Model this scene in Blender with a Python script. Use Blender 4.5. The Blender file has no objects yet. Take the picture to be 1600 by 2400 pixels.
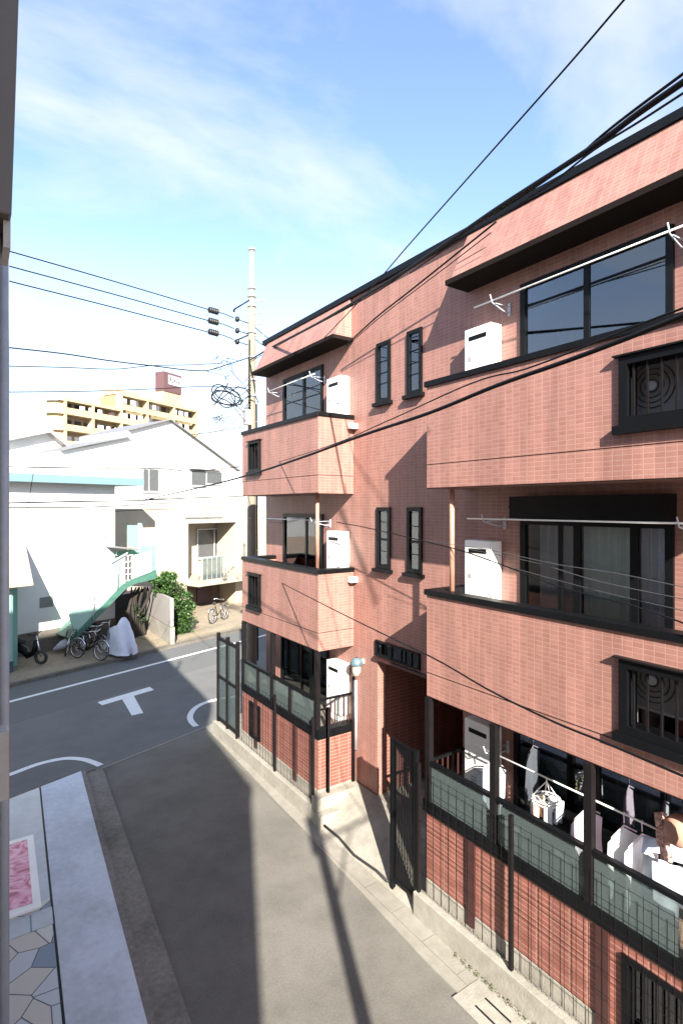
import bpy, bmesh, math, random
from mathutils import Vector
random.seed(7)
sc = bpy.context.scene
# ------------------------------------------------------------------ camera, sky, sun
YAW = math.radians(34.2); CA, SA = math.cos(YAW), math.sin(YAW)
FOC = 1296.0; EYE = 5.5; HORY = 1189.0
cd = bpy.data.cameras.new('camera'); cam = bpy.data.objects.new('camera', cd); sc.collection.objects.link(cam)
cam.location = (0, 0, EYE); cam.rotation_euler = (math.radians(90), 0, -YAW)
cd.sensor_fit = 'VERTICAL'; cd.sensor_height = 36; cd.sensor_width = 24; cd.lens = 36*FOC/2400
cd.shift_y = -11/2400; cd.clip_start = 0.05; cd.clip_end = 3000
sc.camera = cam
SUN = Vector((1, 2.3, -1.45)).normalized()      # direction the light travels
ld = bpy.data.lights.new('sun', 'SUN'); ld.energy = 5.0; ld.angle = math.radians(0.6); ld.color = (1.0, .93, .82)
lo = bpy.data.objects.new('sun', ld); sc.collection.objects.link(lo)
lo.rotation_euler = SUN.to_track_quat('-Z', 'Y').to_euler(); lo.location = (-10, -23, 20)
w = bpy.data.worlds.new('World'); sc.world = w; w.use_nodes = True
nt = w.node_tree; nt.nodes.clear()
N = nt.nodes.new; L = nt.links.new
out = N('ShaderNodeOutputWorld'); bg = N('ShaderNodeBackground'); L(bg.outputs[0], out.inputs[0])
sky = N('ShaderNodeTexSky'); sky.sky_type = 'NISHITA'; sky.sun_disc = False
sky.sun_elevation = math.asin(-SUN.z); sky.sun_rotation = math.atan2(-SUN.x, -SUN.y); sky.air_density = 1.0; sky.dust_density = .6; sky.ozone_density = 1.2
tc = N('ShaderNodeTexCoord'); sep = N('ShaderNodeSeparateXYZ'); L(tc.outputs['Generated'], sep.inputs[0])
mx = N('ShaderNodeMath'); mx.operation = 'MAXIMUM'; mx.inputs[1].default_value = .03; L(sep.outputs[2], mx.inputs[0])
ad = N('ShaderNodeMath'); ad.operation = 'ADD'; ad.inputs[1].default_value = .12; L(mx.outputs[0], ad.inputs[0])
def div(a):
    d = N('ShaderNodeMath'); d.operation = 'DIVIDE'; L(sep.outputs[a], d.inputs[0]); L(ad.outputs[0], d.inputs[1]); return d
cmb = N('ShaderNodeCombineXYZ'); L(div(0).outputs[0], cmb.inputs[0]); L(div(1).outputs[0], cmb.inputs[1])
mp = N('ShaderNodeMapping'); mp.inputs['Rotation'].default_value = (0, 0, .2); mp.inputs['Scale'].default_value = (.55, 1.1, 1); mp.inputs['Location'].default_value = (2.4, 7.7, 0)
L(cmb.outputs[0], mp.inputs[0])
nz = N('ShaderNodeTexNoise'); nz.inputs['Scale'].default_value = 1.1; nz.inputs['Detail'].default_value = 7; nz.inputs['Roughness'].default_value = .58; nz.inputs['Distortion'].default_value = .5
L(mp.outputs[0], nz.inputs['Vector'])
rm = N('ShaderNodeValToRGB'); rm.color_ramp.elements[0].position = .45; rm.color_ramp.elements[0].color = (0, 0, 0, 1)
rm.color_ramp.elements[1].position = .72; rm.color_ramp.elements[1].color = (.9, .9, .9, 1); L(nz.outputs['Fac'], rm.inputs[0])
# thin high haze: whiter towards the horizon
hz = N('ShaderNodeMapRange'); hz.inputs['From Min'].default_value = .02; hz.inputs['From Max'].default_value = .42; hz.inputs['To Min'].default_value = .97; hz.inputs['To Max'].default_value = 0
L(sep.outputs[2], hz.inputs['Value'])
mxx = N('ShaderNodeMath'); mxx.operation = 'MAXIMUM'; L(rm.outputs[0], mxx.inputs[0]); L(hz.outputs[0], mxx.inputs[1])
mixc = N('ShaderNodeMix'); mixc.data_type = 'RGBA'; L(mxx.outputs[0], mixc.inputs[0]); mixc.inputs[7].default_value = (3.5, 3.55, 3.6, 1)
gain = N('ShaderNodeMix'); gain.data_type = 'RGBA'; gain.blend_type = 'MULTIPLY'; gain.inputs[0].default_value = 1
L(sky.outputs[0], gain.inputs[6]); gain.inputs[7].default_value = (1.2, 1.17, 1.2, 1)
L(gain.outputs[2], mixc.inputs[6]); L(mixc.outputs[2], bg.inputs[0]); bg.inputs[1].default_value = .085
sc.view_settings.view_transform = 'Standard'; sc.view_settings.look = 'None'; sc.view_settings.gamma = 1
sc.view_settings.exposure = 2.0
sc.cycles.use_adaptive_sampling = True
# ------------------------------------------------------------------ photo measuring helpers (rays through measured points meet real planes)
def _r(px, py):
    u = (px-800)/FOC; return SA+u*CA, CA-u*SA, (HORY-py)/FOC
def onX(px, py, X): a, b, c = _r(px, py); d = X/a; return Vector((X, b*d, EYE+c*d))
def onY(px, py, Y): a, b, c = _r(px, py); d = Y/b; return Vector((a*d, Y, EYE+c*d))
def onZ(px, py, z): a, b, c = _r(px, py); d = (z-EYE)/c; return Vector((a*d, b*d, z))
ST = math.radians(19); V2 = Vector((math.cos(ST), math.sin(ST), 0)); N2 = Vector((-math.sin(ST), math.cos(ST), 0))
def onN(px, py, n): a, b, c = _r(px, py); d = n/(a*N2.x+b*N2.y); return Vector((a*d, b*d, EYE+c*d))
def onD(px, py, d): a, b, c = _r(px, py); return Vector((a*d, b*d, EYE+c*d))
def S(s, n, z): return V2*s + N2*n + Vector((0, 0, z))
def sOf(p): return p.dot(V2)
# ------------------------------------------------------------------ materials
def newmat(name):
    m = bpy.data.materials.new(name); m.use_nodes = True; return m, m.node_tree, m.node_tree.nodes['Principled BSDF']
def plain(name, col, rough=.6, metal=0, var=.12, scale=6, bump=0, spec=.5, bscale=40, stain=0):
    m, t, b = newmat(name); n = t.nodes.new; l = t.links.new
    b.inputs['Roughness'].default_value = rough; b.inputs['Metallic'].default_value = metal; b.inputs['Specular IOR Level'].default_value = spec
    g = n('ShaderNodeNewGeometry')
    a = n('ShaderNodeTexNoise'); a.inputs['Scale'].default_value = scale; a.inputs['Detail'].default_value = 6; a.inputs['Roughness'].default_value = .6; l(g.outputs['Position'], a.inputs['Vector'])
    r = n('ShaderNodeValToRGB'); c = col
    r.color_ramp.elements[0].position = .3; r.color_ramp.elements[1].position = .7
    r.color_ramp.elements[0].color = (c[0]*(1-var), c[1]*(1-var), c[2]*(1-var), 1); r.color_ramp.elements[1].color = (min(1, c[0]*(1+var)), min(1, c[1]*(1+var)), min(1, c[2]*(1+var)), 1)
    l(a.outputs['Fac'], r.inputs[0]); last = r.outputs[0]
    if stain:
        s = n('ShaderNodeTexNoise'); s.inputs['Scale'].default_value = .9; s.inputs['Detail'].default_value = 9; s.inputs['Roughness'].default_value = .7; l(g.outputs['Position'], s.inputs['Vector'])
        sr = n('ShaderNodeValToRGB'); sr.color_ramp.elements[0].position = .42; sr.color_ramp.elements[1].position = .66
        sr.color_ramp.elements[0].color = (1, 1, 1, 1); v = 1-stain; sr.color_ramp.elements[1].color = (v, v, v*.97, 1); l(s.outputs['Fac'], sr.inputs[0])
        mm = n('ShaderNodeMix'); mm.data_type = 'RGBA'; mm.blend_type = 'MULTIPLY'; mm.inputs[0].default_value = 1; l(last, mm.inputs[6]); l(sr.outputs[0], mm.inputs[7]); last = mm.outputs[2]
    l(last, b.inputs['Base Color'])
    if bump:
        q = n('ShaderNodeTexNoise'); q.inputs['Scale'].default_value = bscale; q.inputs['Detail'].default_value = 5; l(g.outputs['Position'], q.inputs['Vector'])
        bp = n('ShaderNodeBump'); bp.inputs['Strength'].default_value = bump; bp.inputs['Distance'].default_value = .01; l(q.outputs['Fac'], bp.inputs['Height']); l(bp.outputs[0], b.inputs['Normal'])
    return m
def worn(name, col, under, amt=.56):
    m, t, b = newmat(name); n = t.nodes.new; l = t.links.new; g = n('ShaderNodeNewGeometry')
    a = n('ShaderNodeTexNoise'); a.inputs['Scale'].default_value = 7; a.inputs['Detail'].default_value = 12; a.inputs['Roughness'].default_value = .8; l(g.outputs['Position'], a.inputs['Vector'])
    r = n('ShaderNodeValToRGB'); r.color_ramp.elements[0].position = amt; r.color_ramp.elements[1].position = amt+.09; r.color_ramp.elements[0].color = (*col, 1); r.color_ramp.elements[1].color = (*under, 1)
    l(a.outputs['Fac'], r.inputs[0]); l(r.outputs[0], b.inputs['Base Color']); b.inputs['Roughness'].default_value = .75; return m
def tile(name, c1, c2, mo, bw=.098, rh=.05, ms=.0055, offset=0, bump=.4, streak=.24):
    m, t, b = newmat(name); n = t.nodes.new; l = t.links.new
    uv = n('ShaderNodeUVMap'); br = n('ShaderNodeTexBrick'); l(uv.outputs[0], br.inputs['Vector'])
    br.offset = offset; br.squash = 1; br.inputs['Scale'].default_value = 1; br.inputs['Brick Width'].default_value = bw; br.inputs['Row Height'].default_value = rh
    br.inputs['Mortar Size'].default_value = ms; br.inputs['Mortar Smooth'].default_value = .2; br.inputs['Bias'].default_value = -.1
    br.inputs['Color1'].default_value = (*c1, 1); br.inputs['Color2'].default_value = (*c2, 1); br.inputs['Mortar'].default_value = (*mo, 1)
    g = n('ShaderNodeNewGeometry'); mpp = n('ShaderNodeMapping'); mpp.inputs['Scale'].default_value = (3.2, 3.2, .4); l(g.outputs['Position'], mpp.inputs[0])
    a = n('ShaderNodeTexNoise'); a.inputs['Scale'].default_value = 1.6; a.inputs['Detail'].default_value = 8; a.inputs['Roughness'].default_value = .65; l(mpp.outputs[0], a.inputs['Vector'])
    r = n('ShaderNodeValToRGB'); r.color_ramp.elements[0].position = .38; r.color_ramp.elements[1].position = .62; v = 1-streak
    r.color_ramp.elements[0].color = (v, v, v, 1); r.color_ramp.elements[1].color = (1.0, 1.0, 1.0, 1); l(a.outputs['Fac'], r.inputs[0])
    mm = n('ShaderNodeMix'); mm.data_type = 'RGBA'; mm.blend_type = 'MULTIPLY'; mm.inputs[0].default_value = 1; l(br.outputs['Color'], mm.inputs[6]); l(r.outputs[0], mm.inputs[7])
    l(mm.outputs[2], b.inputs['Base Color']); b.inputs['Roughness'].default_value = .55
    bp = n('ShaderNodeBump'); bp.invert = True; bp.inputs['Strength'].default_value = bump; bp.inputs['Distance'].default_value = .004; l(br.outputs['Fac'], bp.inputs['Height']); l(bp.outputs[0], b.inputs['Normal'])
    return m
def glass(name, tint, clear, rough=.02):
    m, t, b = newmat(name); n = t.nodes.new; l = t.links.new; o = t.nodes['Material Output']; t.nodes.remove(b)
    tr = n('ShaderNodeBsdfTransparent'); tr.inputs[0].default_value = (*tint, 1)
    gl = n('ShaderNodeBsdfGlossy'); gl.inputs['Roughness'].default_value = rough; gl.inputs[0].default_value = (.9, .95, 1, 1)
    f = n('ShaderNodeFresnel'); f.inputs[0].default_value = 1.5
    mr = n('ShaderNodeMapRange'); mr.inputs['To Min'].default_value = 1-clear; mr.inputs['To Max'].default_value = 1; l(f.outputs[0], mr.inputs['Value'])
    mix = n('ShaderNodeMixShader'); l(mr.outputs[0], mix.inputs[0]); l(tr.outputs[0], mix.inputs[1]); l(gl.outputs[0], mix.inputs[2]); l(mix.outputs[0], o.inputs[0])
    return m
def frosted(name, col, alpha):
    m, t, b = newmat(name); n = t.nodes.new; l = t.links.new; o = t.nodes['Material Output']
    b.inputs['Base Color'].default_value = (*col, 1); b.inputs['Roughness'].default_value = .25
    tr = n('ShaderNodeBsdfTransparent'); tr.inputs[0].default_value = (.8, .87, .86, 1); mix = n('ShaderNodeMixShader'); mix.inputs[0].default_value = alpha
    l(tr.outputs[0], mix.inputs[1]); l(b.outputs[0], mix.inputs[2]); l(mix.outputs[0], o.inputs[0]); return m
M = {}
M['tile'] = tile('pink facade tile', (.268, .126, .103), (.308, .152, .126), (.332, .19, .156))
M['tile_low'] = tile('red lower tile', (.20, .069, .053), (.25, .09, .07), (.30, .165, .13), bw=.2, rh=.062, ms=.008)
M['black'] = plain('black metal', (.0035, .004, .005), .45, 0, .15, spec=.18)
M['bar'] = plain('dark bronze bar', (.007, .006, .0065), .5, 0, .2, spec=.18)
M['maroon'] = plain('maroon column paint', (0.04, 0.014, 0.013), .5)
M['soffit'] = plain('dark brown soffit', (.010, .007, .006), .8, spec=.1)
M['white'] = plain('white enamel', (.80, .80, .77), .4, 0, .04, 3)
M['whitewall'] = plain('white render', (0.58, 0.58, 0.575), .8, 0, .03, 1, .2, bscale=15)
M['whiteroof'] = plain('pale roof sheet', (0.55, 0.56, 0.56), .7, 0, .03, 1)
M['cream'] = plain('cream render', (0.36, 0.315, 0.25), .85, 0, .05, 1.2, .2, stain=.1)
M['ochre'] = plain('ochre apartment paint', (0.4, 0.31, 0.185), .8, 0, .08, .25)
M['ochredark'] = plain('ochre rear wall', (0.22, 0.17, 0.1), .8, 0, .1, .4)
M['steel'] = plain('galvanised steel', (.55, .56, .58), .35, .6, .1)
M['greypipe'] = plain('blue grey downpipe', (.30, .32, .37), .4, 0, .1)
M['brownpanel'] = plain('brown grey shutter case', (.075, .063, .056), .55, 0, .06, 3)
M['beigepanel'] = plain('beige metal', (0.28, 0.26, 0.25), .45, 0, .1)
M['concrete'] = plain('weathered concrete', (0.26, 0.245, 0.21), .9, 0, .12, 9, .5, stain=.32)
M['concrete_dk'] = plain('dark aged concrete', (0.135, 0.122, 0.105), .95, 0, .18, 14, .7, stain=.4)
M['gutter'] = plain('gutter concrete', (0.225, 0.21, 0.18), .9, 0, .1, 7, .4, stain=.25)
M['alley'] = plain('alley asphalt', (0.136, 0.129, 0.115), .9, 0, .16, 38, .5, bscale=180, stain=.28)
M['road'] = plain('road asphalt', (0.115, 0.117, 0.118), .88, 0, .08, 25, .4, bscale=180, stain=.18)
M['patch'] = plain('newer asphalt strip', (0.095, 0.098, 0.1), .88, 0, .08, 25, .4, bscale=180)
M['paint'] = plain('road paint', (.75, .76, .76), .7, 0, .12, 30, .2)
M['paint'] = worn('worn road paint', (.62, .64, .65), (.24, .24, .24), .57)
M['paving'] = plain('pale blue grey paving', (0.5, 0.55, 0.62), .7, 0, .08, 12, .25, stain=.30)
M['pave2'] = plain('pale polished floor', (0.42, 0.46, 0.49), .4, 0, .1, 3, stain=.2)
M['teal'] = plain('teal fascia paint', (0.13, 0.22, 0.25), .5, 0, .06)
M['mint'] = plain('mint paint', (0.17, 0.33, 0.265), .5, 0, .06)
M['mintpale'] = plain('pale mint panel', (0.27, 0.42, 0.36), .5, 0, .05)
M['green'] = plain('green stringer paint', (0.05, 0.13, 0.1), .5, 0, .1)
M['doorteal'] = plain('teal door', (0.22, 0.4, 0.38), .45, 0, .05)
M['awning'] = plain('beige awning cloth', (0.36, 0.28, 0.22), .9, 0, .08, 5)
M['plinth'] = plain('navy plinth', (.03, .07, .10), .6)
M['earth'] = plain('yard soil', (0.12, 0.1, 0.06), .95, 0, .25, 6, .5)
M['sandstone'] = plain('sandy paving', (0.24, 0.2, 0.145), .9, 0, .15, 8, .4, stain=.2)
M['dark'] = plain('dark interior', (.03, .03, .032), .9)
M['room'] = plain('room wall', (.16, .15, .15), .9)
M['curtain_grey'] = plain('grey curtain', (0.6, 0.6, 0.66), .9, 0, .1)
M['curtain_mint'] = plain('mint curtain', (0.8, 0.92, 0.9), .9, 0, .06)
M['curtain_lav'] = plain('lavender curtain', (0.72, 0.75, 0.88), .9, 0, .06)
M['curtain_cream'] = plain('cream curtain', (0.75, 0.73, 0.65), .9, 0, .05)
M['glass'] = glass('window glass', (.88, .92, .92), .96)
M['glassdk'] = glass('reflecting window glass', (.42, .45, .48), .90)
M['frost'] = frosted('frosted balcony glass', (.10, .125, .125), .5)
M['lampglass'] = frosted('lamp glass', (.7, .65, .55), .5)
M['lampblue'] = plain('weathered blue lamp hood', (0.1, 0.17, 0.2), .5, .2, .4, 20)
M['cloth'] = plain('white cloth', (.80, .80, .82), .9, 0, .04)
M['clothpink'] = plain('pink white cloth', (.78, .66, .74), .9, 0, .05)
M['clothgrey'] = plain('blue grey cloth', (.40, .46, .58), .9, 0, .15)
M['clothpale'] = plain('pale grey cloth', (0.42, 0.45, 0.51), .9, 0, .1)
M['clothyellow'] = plain('yellow cloth', (.70, .60, .28), .9, 0, .1)
M['clothtan'] = plain('tan felt', (.38, .21, .15), .9, 0, .15)
M['clothpeach'] = plain('peach cloth', (.78, .48, .38), .9, 0, .1)
M['clothpattern'] = plain('brown white floral cloth', (.40, .24, .20), .9, 0, .95, 45)
M['scootercover'] = plain('silver grey scooter cover', (.50, .53, .62), .55, 0, .08, 4, .6, bscale=6)
M['rubber'] = plain('black rubber', (.018, .018, .02), .7)
M['chrome'] = plain('bright bicycle metal', (.62, .62, .64), .25, .85)
M['maroonbox'] = plain('maroon rooftop cladding', (0.09, 0.045, 0.05), .7)
M['leaf'] = plain('leaf green', (0.05, 0.11, 0.022), .55, 0, .6, 9)
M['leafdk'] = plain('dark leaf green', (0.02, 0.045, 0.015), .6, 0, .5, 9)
M['moss'] = plain('moss', (0.07, 0.075, 0.03), .95, 0, .3, 20)
M['bark'] = plain('bark', (0.025, 0.02, 0.017), .9, 0, .3, 20, .6)
M['cable'] = plain('cable sheath', (.004, .004, .005), .6, spec=.2)
M['cablegrey'] = plain('thin grey wire', (.05, .05, .055), .5)
M['pole'] = plain('utility pole concrete', (0.2, 0.175, 0.135), .85, 0, .08, 5, .3, stain=.15)
M['glassgrey'] = plain('dull grey house window', (.07, .075, .078), .3)
M['kerbstone'] = plain('mossy kerb concrete', (.185, .172, .15), .95, 0, .22, 16, .7, stain=.45)
M['brownwall'] = plain('brown carport wall', (.10, .072, .052), .9, 0, .2, 3)
M['insul'] = plain('dark insulator', (.02, .02, .02), .4)
M['yellowsign'] = plain('amber wall plate', (.45, .24, .05), .6)
M['blue'] = plain('dark blue tarp', (.03, .10, .17), .6)
M['acgrey'] = plain('air conditioner grey', (0.16, 0.16, 0.165), .5)
def mat_poster():
    m, t, b = newmat('pink flower print'); n = t.nodes.new; l = t.links.new
    g = n('ShaderNodeNewGeometry'); a = n('ShaderNodeTexNoise'); a.inputs['Scale'].default_value = 3.5; a.inputs['Detail'].default_value = 3; a.inputs['Distortion'].default_value = 2.5; l(g.outputs['Position'], a.inputs['Vector'])
    r = n('ShaderNodeValToRGB'); e = r.color_ramp.elements; e[0].position = .36; e[0].color = (.35, .03, .08, 1); e[1].position = .62; e[1].color = (.78, .46, .55, 1)
    x = e.new(.48); x.color = (.68, .22, .34, 1); l(a.outputs['Fac'], r.inputs[0]); l(r.outputs[0], b.inputs['Base Color']); b.inputs['Roughness'].default_value = .35; return m
M['poster'] = mat_poster()
def mat_flag():
    m, t, b = newmat('crazy paving'); n = t.nodes.new; l = t.links.new
    g = n('ShaderNodeNewGeometry'); v = n('ShaderNodeTexVoronoi'); v.inputs['Scale'].default_value = 2.9; v.voronoi_dimensions = '2D'; l(g.outputs['Position'], v.inputs['Vector'])
    v2 = n('ShaderNodeTexVoronoi'); v2.feature = 'DISTANCE_TO_EDGE'; v2.inputs['Scale'].default_value = 2.9; v2.voronoi_dimensions = '2D'; l(g.outputs['Position'], v2.inputs['Vector'])
    sp = n('ShaderNodeSeparateColor'); l(v.outputs['Color'], sp.inputs[0])
    r = n('ShaderNodeValToRGB'); r.color_ramp.interpolation = 'CONSTANT'; e = r.color_ramp.elements; e[0].color = (.16, .21, .27, 1); e[0].position = 0; e[1].position = .2; e[1].color = (.50, .50, .46, 1)
    x = e.new(.5); x.color = (.42, .45, .47, 1); x = e.new(.75); x.color = (.46, .43, .38, 1); l(sp.outputs[0], r.inputs[0])
    c = n('ShaderNodeMath'); c.operation = 'GREATER_THAN'; c.inputs[1].default_value = .018; l(v2.outputs['Distance'], c.inputs[0])
    mm = n('ShaderNodeMix'); mm.data_type = 'RGBA'; l(c.outputs[0], mm.inputs[0]); mm.inputs[6].default_value = (.04, .04, .045, 1); l(r.outputs[0], mm.inputs[7]); l(mm.outputs[2], b.inputs['Base Color']); b.inputs['Roughness'].default_value = .5; return m
M['flag'] = mat_flag()
# ------------------------------------------------------------------ mesh builder
class MB:
    def __init__(s): s.v = []; s.f = []; s.sm = []
    def face(s, pts, smooth=False):
        i = len(s.v); s.v += [Vector(p) for p in pts]; s.f.append(list(range(i, i+len(pts)))); s.sm.append(smooth)
    def box(s, x0, x1, y0, y1, z0, z1):
        x0, x1 = sorted((x0, x1)); y0, y1 = sorted((y0, y1)); z0, z1 = sorted((z0, z1))
        return s.obox([Vector((x, y, z)) for z in (z0, z1) for x, y in ((x0, y0), (x1, y0), (x1, y1), (x0, y1))])
    def sbox(s, s0, s1, n0, n1, z0, z1):        # box in the cross street's frame
        s0, s1 = sorted((s0, s1)); n0, n1 = sorted((n0, n1)); z0, z1 = sorted((z0, z1))
        return s.obox([S(a, b, z) for z in (z0, z1) for a, b in ((s0, n0), (s1, n0), (s1, n1), (s0, n1))])
    def obox(s, p):
        i = len(s.v); s.v += p
        for q in ((0, 3, 2, 1), (4, 5, 6, 7), (0, 1, 5, 4), (1, 2, 6, 5), (2, 3, 7, 6), (3, 0, 4, 7)):
            s.f.append([i+k for k in q]); s.sm.append(False)
        return s
    def prism(s, pts, off):
        pts = [Vector(p) for p in pts]; off = Vector(off); n = len(pts); i = len(s.v); s.v += pts + [p+off for p in pts]
        s.f.append([i+k for k in range(n)]); s.f.append([i+n+k for k in reversed(range(n))]); s.sm += [False, False]
        for k in range(n): s.f.append([i+k, i+n+k, i+n+(k+1) % n, i+(k+1) % n]); s.sm.append(False)
        return s
    def tube(s, pts, r, seg=8, caps=True):
        pts = [Vector(p) for p in pts]; n = len(pts); i0 = len(s.v)
        rr = r if isinstance(r, (list, tuple)) else [r]*n
        up = None
        for k, p in enumerate(pts):
            t = (pts[min(k+1, n-1)]-pts[max(k-1, 0)]).normalized()
            if up is None:
                up = Vector((0, 0, 1)) if abs(t.z) < .9 else Vector((1, 0, 0))
            a = t.cross(up)
            if a.length < 1e-5: a = t.cross(Vector((0, 1, .1)))
            a.normalize(); b = a.cross(t).normalized(); up = b
            for j in range(seg):
                q = 2*math.pi*j/seg; s.v.append(p + (a*math.cos(q)+b*math.sin(q))*rr[k])
        for k in range(n-1):
            for j in range(seg):
                a0 = i0+k*seg; j2 = (j+1) % seg; s.f.append([a0+j, a0+j2, a0+seg+j2, a0+seg+j]); s.sm.append(True)
        if caps:
            s.f.append([i0+j for j in reversed(range(seg))]); s.f.append([i0+(n-1)*seg+j for j in range(seg)]); s.sm += [False, False]
        return s
    def lathe(s, c, prof, seg=16):
        c = Vector(c); i0 = len(s.v)
        for r, z in prof:
            for j in range(seg):
                q = 2*math.pi*j/seg; s.v.append(c+Vector((r*math.cos(q), r*math.sin(q), z)))
        for k in range(len(prof)-1):
            for j in range(seg):
                j2 = (j+1) % seg; a0 = i0+k*seg; s.f.append([a0+j, a0+j2, a0+seg+j2, a0+seg+j]); s.sm.append(True)
        return s
    def wallx(s, x0, x1, ya, yb, za, zb, holes=()):      # wall slab normal to X with real openings
        ys = sorted({ya, yb} | {h[0] for h in holes} | {h[1] for h in holes}); zs = sorted({za, zb} | {h[2] for h in holes} | {h[3] for h in holes})
        ys = [y for y in ys if ya <= y <= yb]; zs = [z for z in zs if za <= z <= zb]
        def solid(i, j):
            if i < 0 or j < 0 or i >= len(ys)-1 or j >= len(zs)-1: return False
            y = (ys[i]+ys[i+1])/2; z = (zs[j]+zs[j+1])/2
            return not any(h[0] < y < h[1] and h[2] < z < h[3] for h in holes)
        for i in range(len(ys)-1):
            for j in range(len(zs)-1):
                if not solid(i, j): continue
                a, b, c, d = ys[i], ys[i+1], zs[j], zs[j+1]
                s.face([(x0, b, c), (x0, a, c), (x0, a, d), (x0, b, d)]); s.face([(x1, a, c), (x1, b, c), (x1, b, d), (x1, a, d)])
                if not solid(i-1, j): s.face([(x0, a, c), (x1, a, c), (x1, a, d), (x0, a, d)])
                if not solid(i+1, j): s.face([(x1, b, c), (x0, b, c), (x0, b, d), (x1, b, d)])
                if not solid(i, j-1): s.face([(x0, a, c), (x0, b, c), (x1, b, c), (x1, a, c)])
                if not solid(i, j+1): s.face([(x0, b, d), (x0, a, d), (x1, a, d), (x1, b, d)])
        return s
    def build(s, name, mat, parent=None, label=None, bevel=0, weld=False):
        org = parent_org(parent)
        me = bpy.data.meshes.new(name); me.from_pydata([p-org for p in s.v], [], s.f); me.materials.append(M[mat] if isinstance(mat, str) else mat)
        uvl = me.uv_layers.new(name='UVMap'); 
        for p in me.polygons:
            p.use_smooth = s.sm[p.index]
            nn = p.normal; 
            if abs(nn.z) > .85:
                for li in p.loop_indices:
                    c = s.v[me.loops[li].vertex_index]; uvl.data[li].uv = (c.x, c.y)
            else:
                t = Vector((-nn.y, nn.x, 0)).normalized()
                if abs(t.x) > abs(t.y):
                    if t.x < 0: t = -t
                elif t.y < 0: t = -t
                for li in p.loop_indices:
                    c = s.v[me.loops[li].vertex_index]; uvl.data[li].uv = (c.dot(t), c.z)
        me.validate(); 
        o = bpy.data.objects.new(name, me); sc.collection.objects.link(o)
        if parent is not None: o.parent = parent; o['_org'] = tuple(org)
        if label: o['label'] = label
        if bevel:
            b = o.modifiers.new('bevel', 'BEVEL'); b.width = bevel; b.segments = 2; b.limit_method = 'ANGLE'
        return o
_orgs = {}
def parent_org(p):
    if p is None: return Vector((0, 0, 0))
    while p.parent: p = p.parent
    return Vector(p.location)
def thing(name, label, cat, loc=(0, 0, 0), group=None):
    o = bpy.data.objects.new(name, None); sc.collection.objects.link(o); o.location = loc; o.empty_display_size = .2
    return tag(o, label, cat, group)
def tag(o, label, cat, group=None):
    o['label'] = label; o['category'] = cat
    if group: o['group'] = group
    return o
def struct(o, kind='structure'): o['kind'] = kind; return o
def dup(o, loc, label, parent=None):
    c = o.copy(); sc.collection.objects.link(c)
    if parent is None: c.location = loc; c['label'] = label
    else: c.parent = parent
    for ch in list(o.children): dup(ch, None, None, c)
    return c
H = EYE
# ================================================================== ground
def gy(y): return .06*(y-6.0)      # the left kerb drifts outwards a little
struct(MB().box(-400, 400, -400, 400, -.6, -.004).build('ground', 'concrete'))
struct(MB().prism([S(-60, 11.02, -.03), S(60, 11.02, -.03), S(60, 18.2, -.03), S(-60, 18.2, -.03)], (0, 0, .034)).build('road', 'road'))
struct(MB().prism([S(-60, 15.1, .003), S(60, 15.1, .003), S(60, 18.19, .003), S(-60, 18.19, .003)], (0, 0, .004)).build('road_patch', 'patch'))
nl = lambda X, n: (n - X*N2.x)/N2.y       # Y on line n at given X
struct(MB().prism([(1.3, -12, -.03), (4.45, -12, -.03), (4.60, 5, -.03), (4.75, 8, -.03), (4.95, nl(4.95, 11.0), -.03), (2.3, nl(2.3, 11.0), -.03), (1.9, 6, -.03)], (0, 0, .03)).build('alley_road', 'alley'))
# seam between alley and street
struct(MB().prism([(2.2, nl(2.2, 10.97), .001), (5.3, nl(5.3, 10.97), .001), (5.3, nl(5.3, 11.03), .001), (2.2, nl(2.2, 11.03), .001)], (0, 0, .008)).build('road_seam', 'gutter'))
# right-hand gutter strip
struct(MB().prism([(4.45, -12, -.02), (5.0, -12, -.02), (5.0, 5.6, -.02), (5.0, 8.2, -.02), (5.0, 12.6, -.02), (4.95, nl(4.95, 11.0)-.02, -.02), (4.75, 8, -.02), (4.60, 5, -.02)], (0, 0, .035)).build('gutter', 'gutter'))
for y in [-2+1.2*i for i in range(12)]:
    pass
gl = MB()
for y in [-1.4+.6*i for i in range(22)]: gl.box(4.76, 4.98, y, y+.008, .0152, .0162)
gl.box(4.755, 4.763, -2, 12.2, .0152, .0165)
struct(gl.build('gutter_joints', 'concrete_dk'))
mc = MB().box(4.50, 4.92, 3.75, 4.42, .016, .024)
mo = mc.build('gutter_cover', 'concrete'); tag(mo, 'rectangular concrete drain cover set in the alley gutter', 'drain cover')
mh = MB(); mh.box(4.62, 4.64, 3.85, 4.2, .0245, .028); mh.box(4.78, 4.80, 3.85, 4.2, .0245, .028); mh.build('lifting_slot', 'black', mo)
# left kerb, paving
def strip(name, mat, x0, x1, z0, z1, ya=-3, yb=None, n=10.95, x0e=None):
    p = [(x0+gy(ya), ya), (x1+gy(ya), ya)]
    ye = lambda x: (n-(x-.36)*N2.x)/(N2.y+.06*N2.x)
    p += [(x1+gy(ye(x1)), ye(x1)), (x0+gy(ye(x0)), ye(x0))]
    o = MB().prism([(a, b, z0) for a, b in p], (0, 0, z1-z0)).build(name, mat); return struct(o)
strip('kerb', 'kerbstone', 1.66, 1.99, -.05, .055)
strip('kerb_top', 'kerbstone', 1.57, 1.659, -.05, .12)
strip('forecourt_paving', 'paving', .84, 1.569, -.05, .15)
strip('forecourt_joint', 'black', .81, .839, -.05, .13)
strip('shop_floor', 'pave2', -1.2, .809, -.05, .149)
strip('crazy_paving', 'flag', -1.2, .807, .1492, .153, yb=7.9, n=9.0-1.25)
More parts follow.
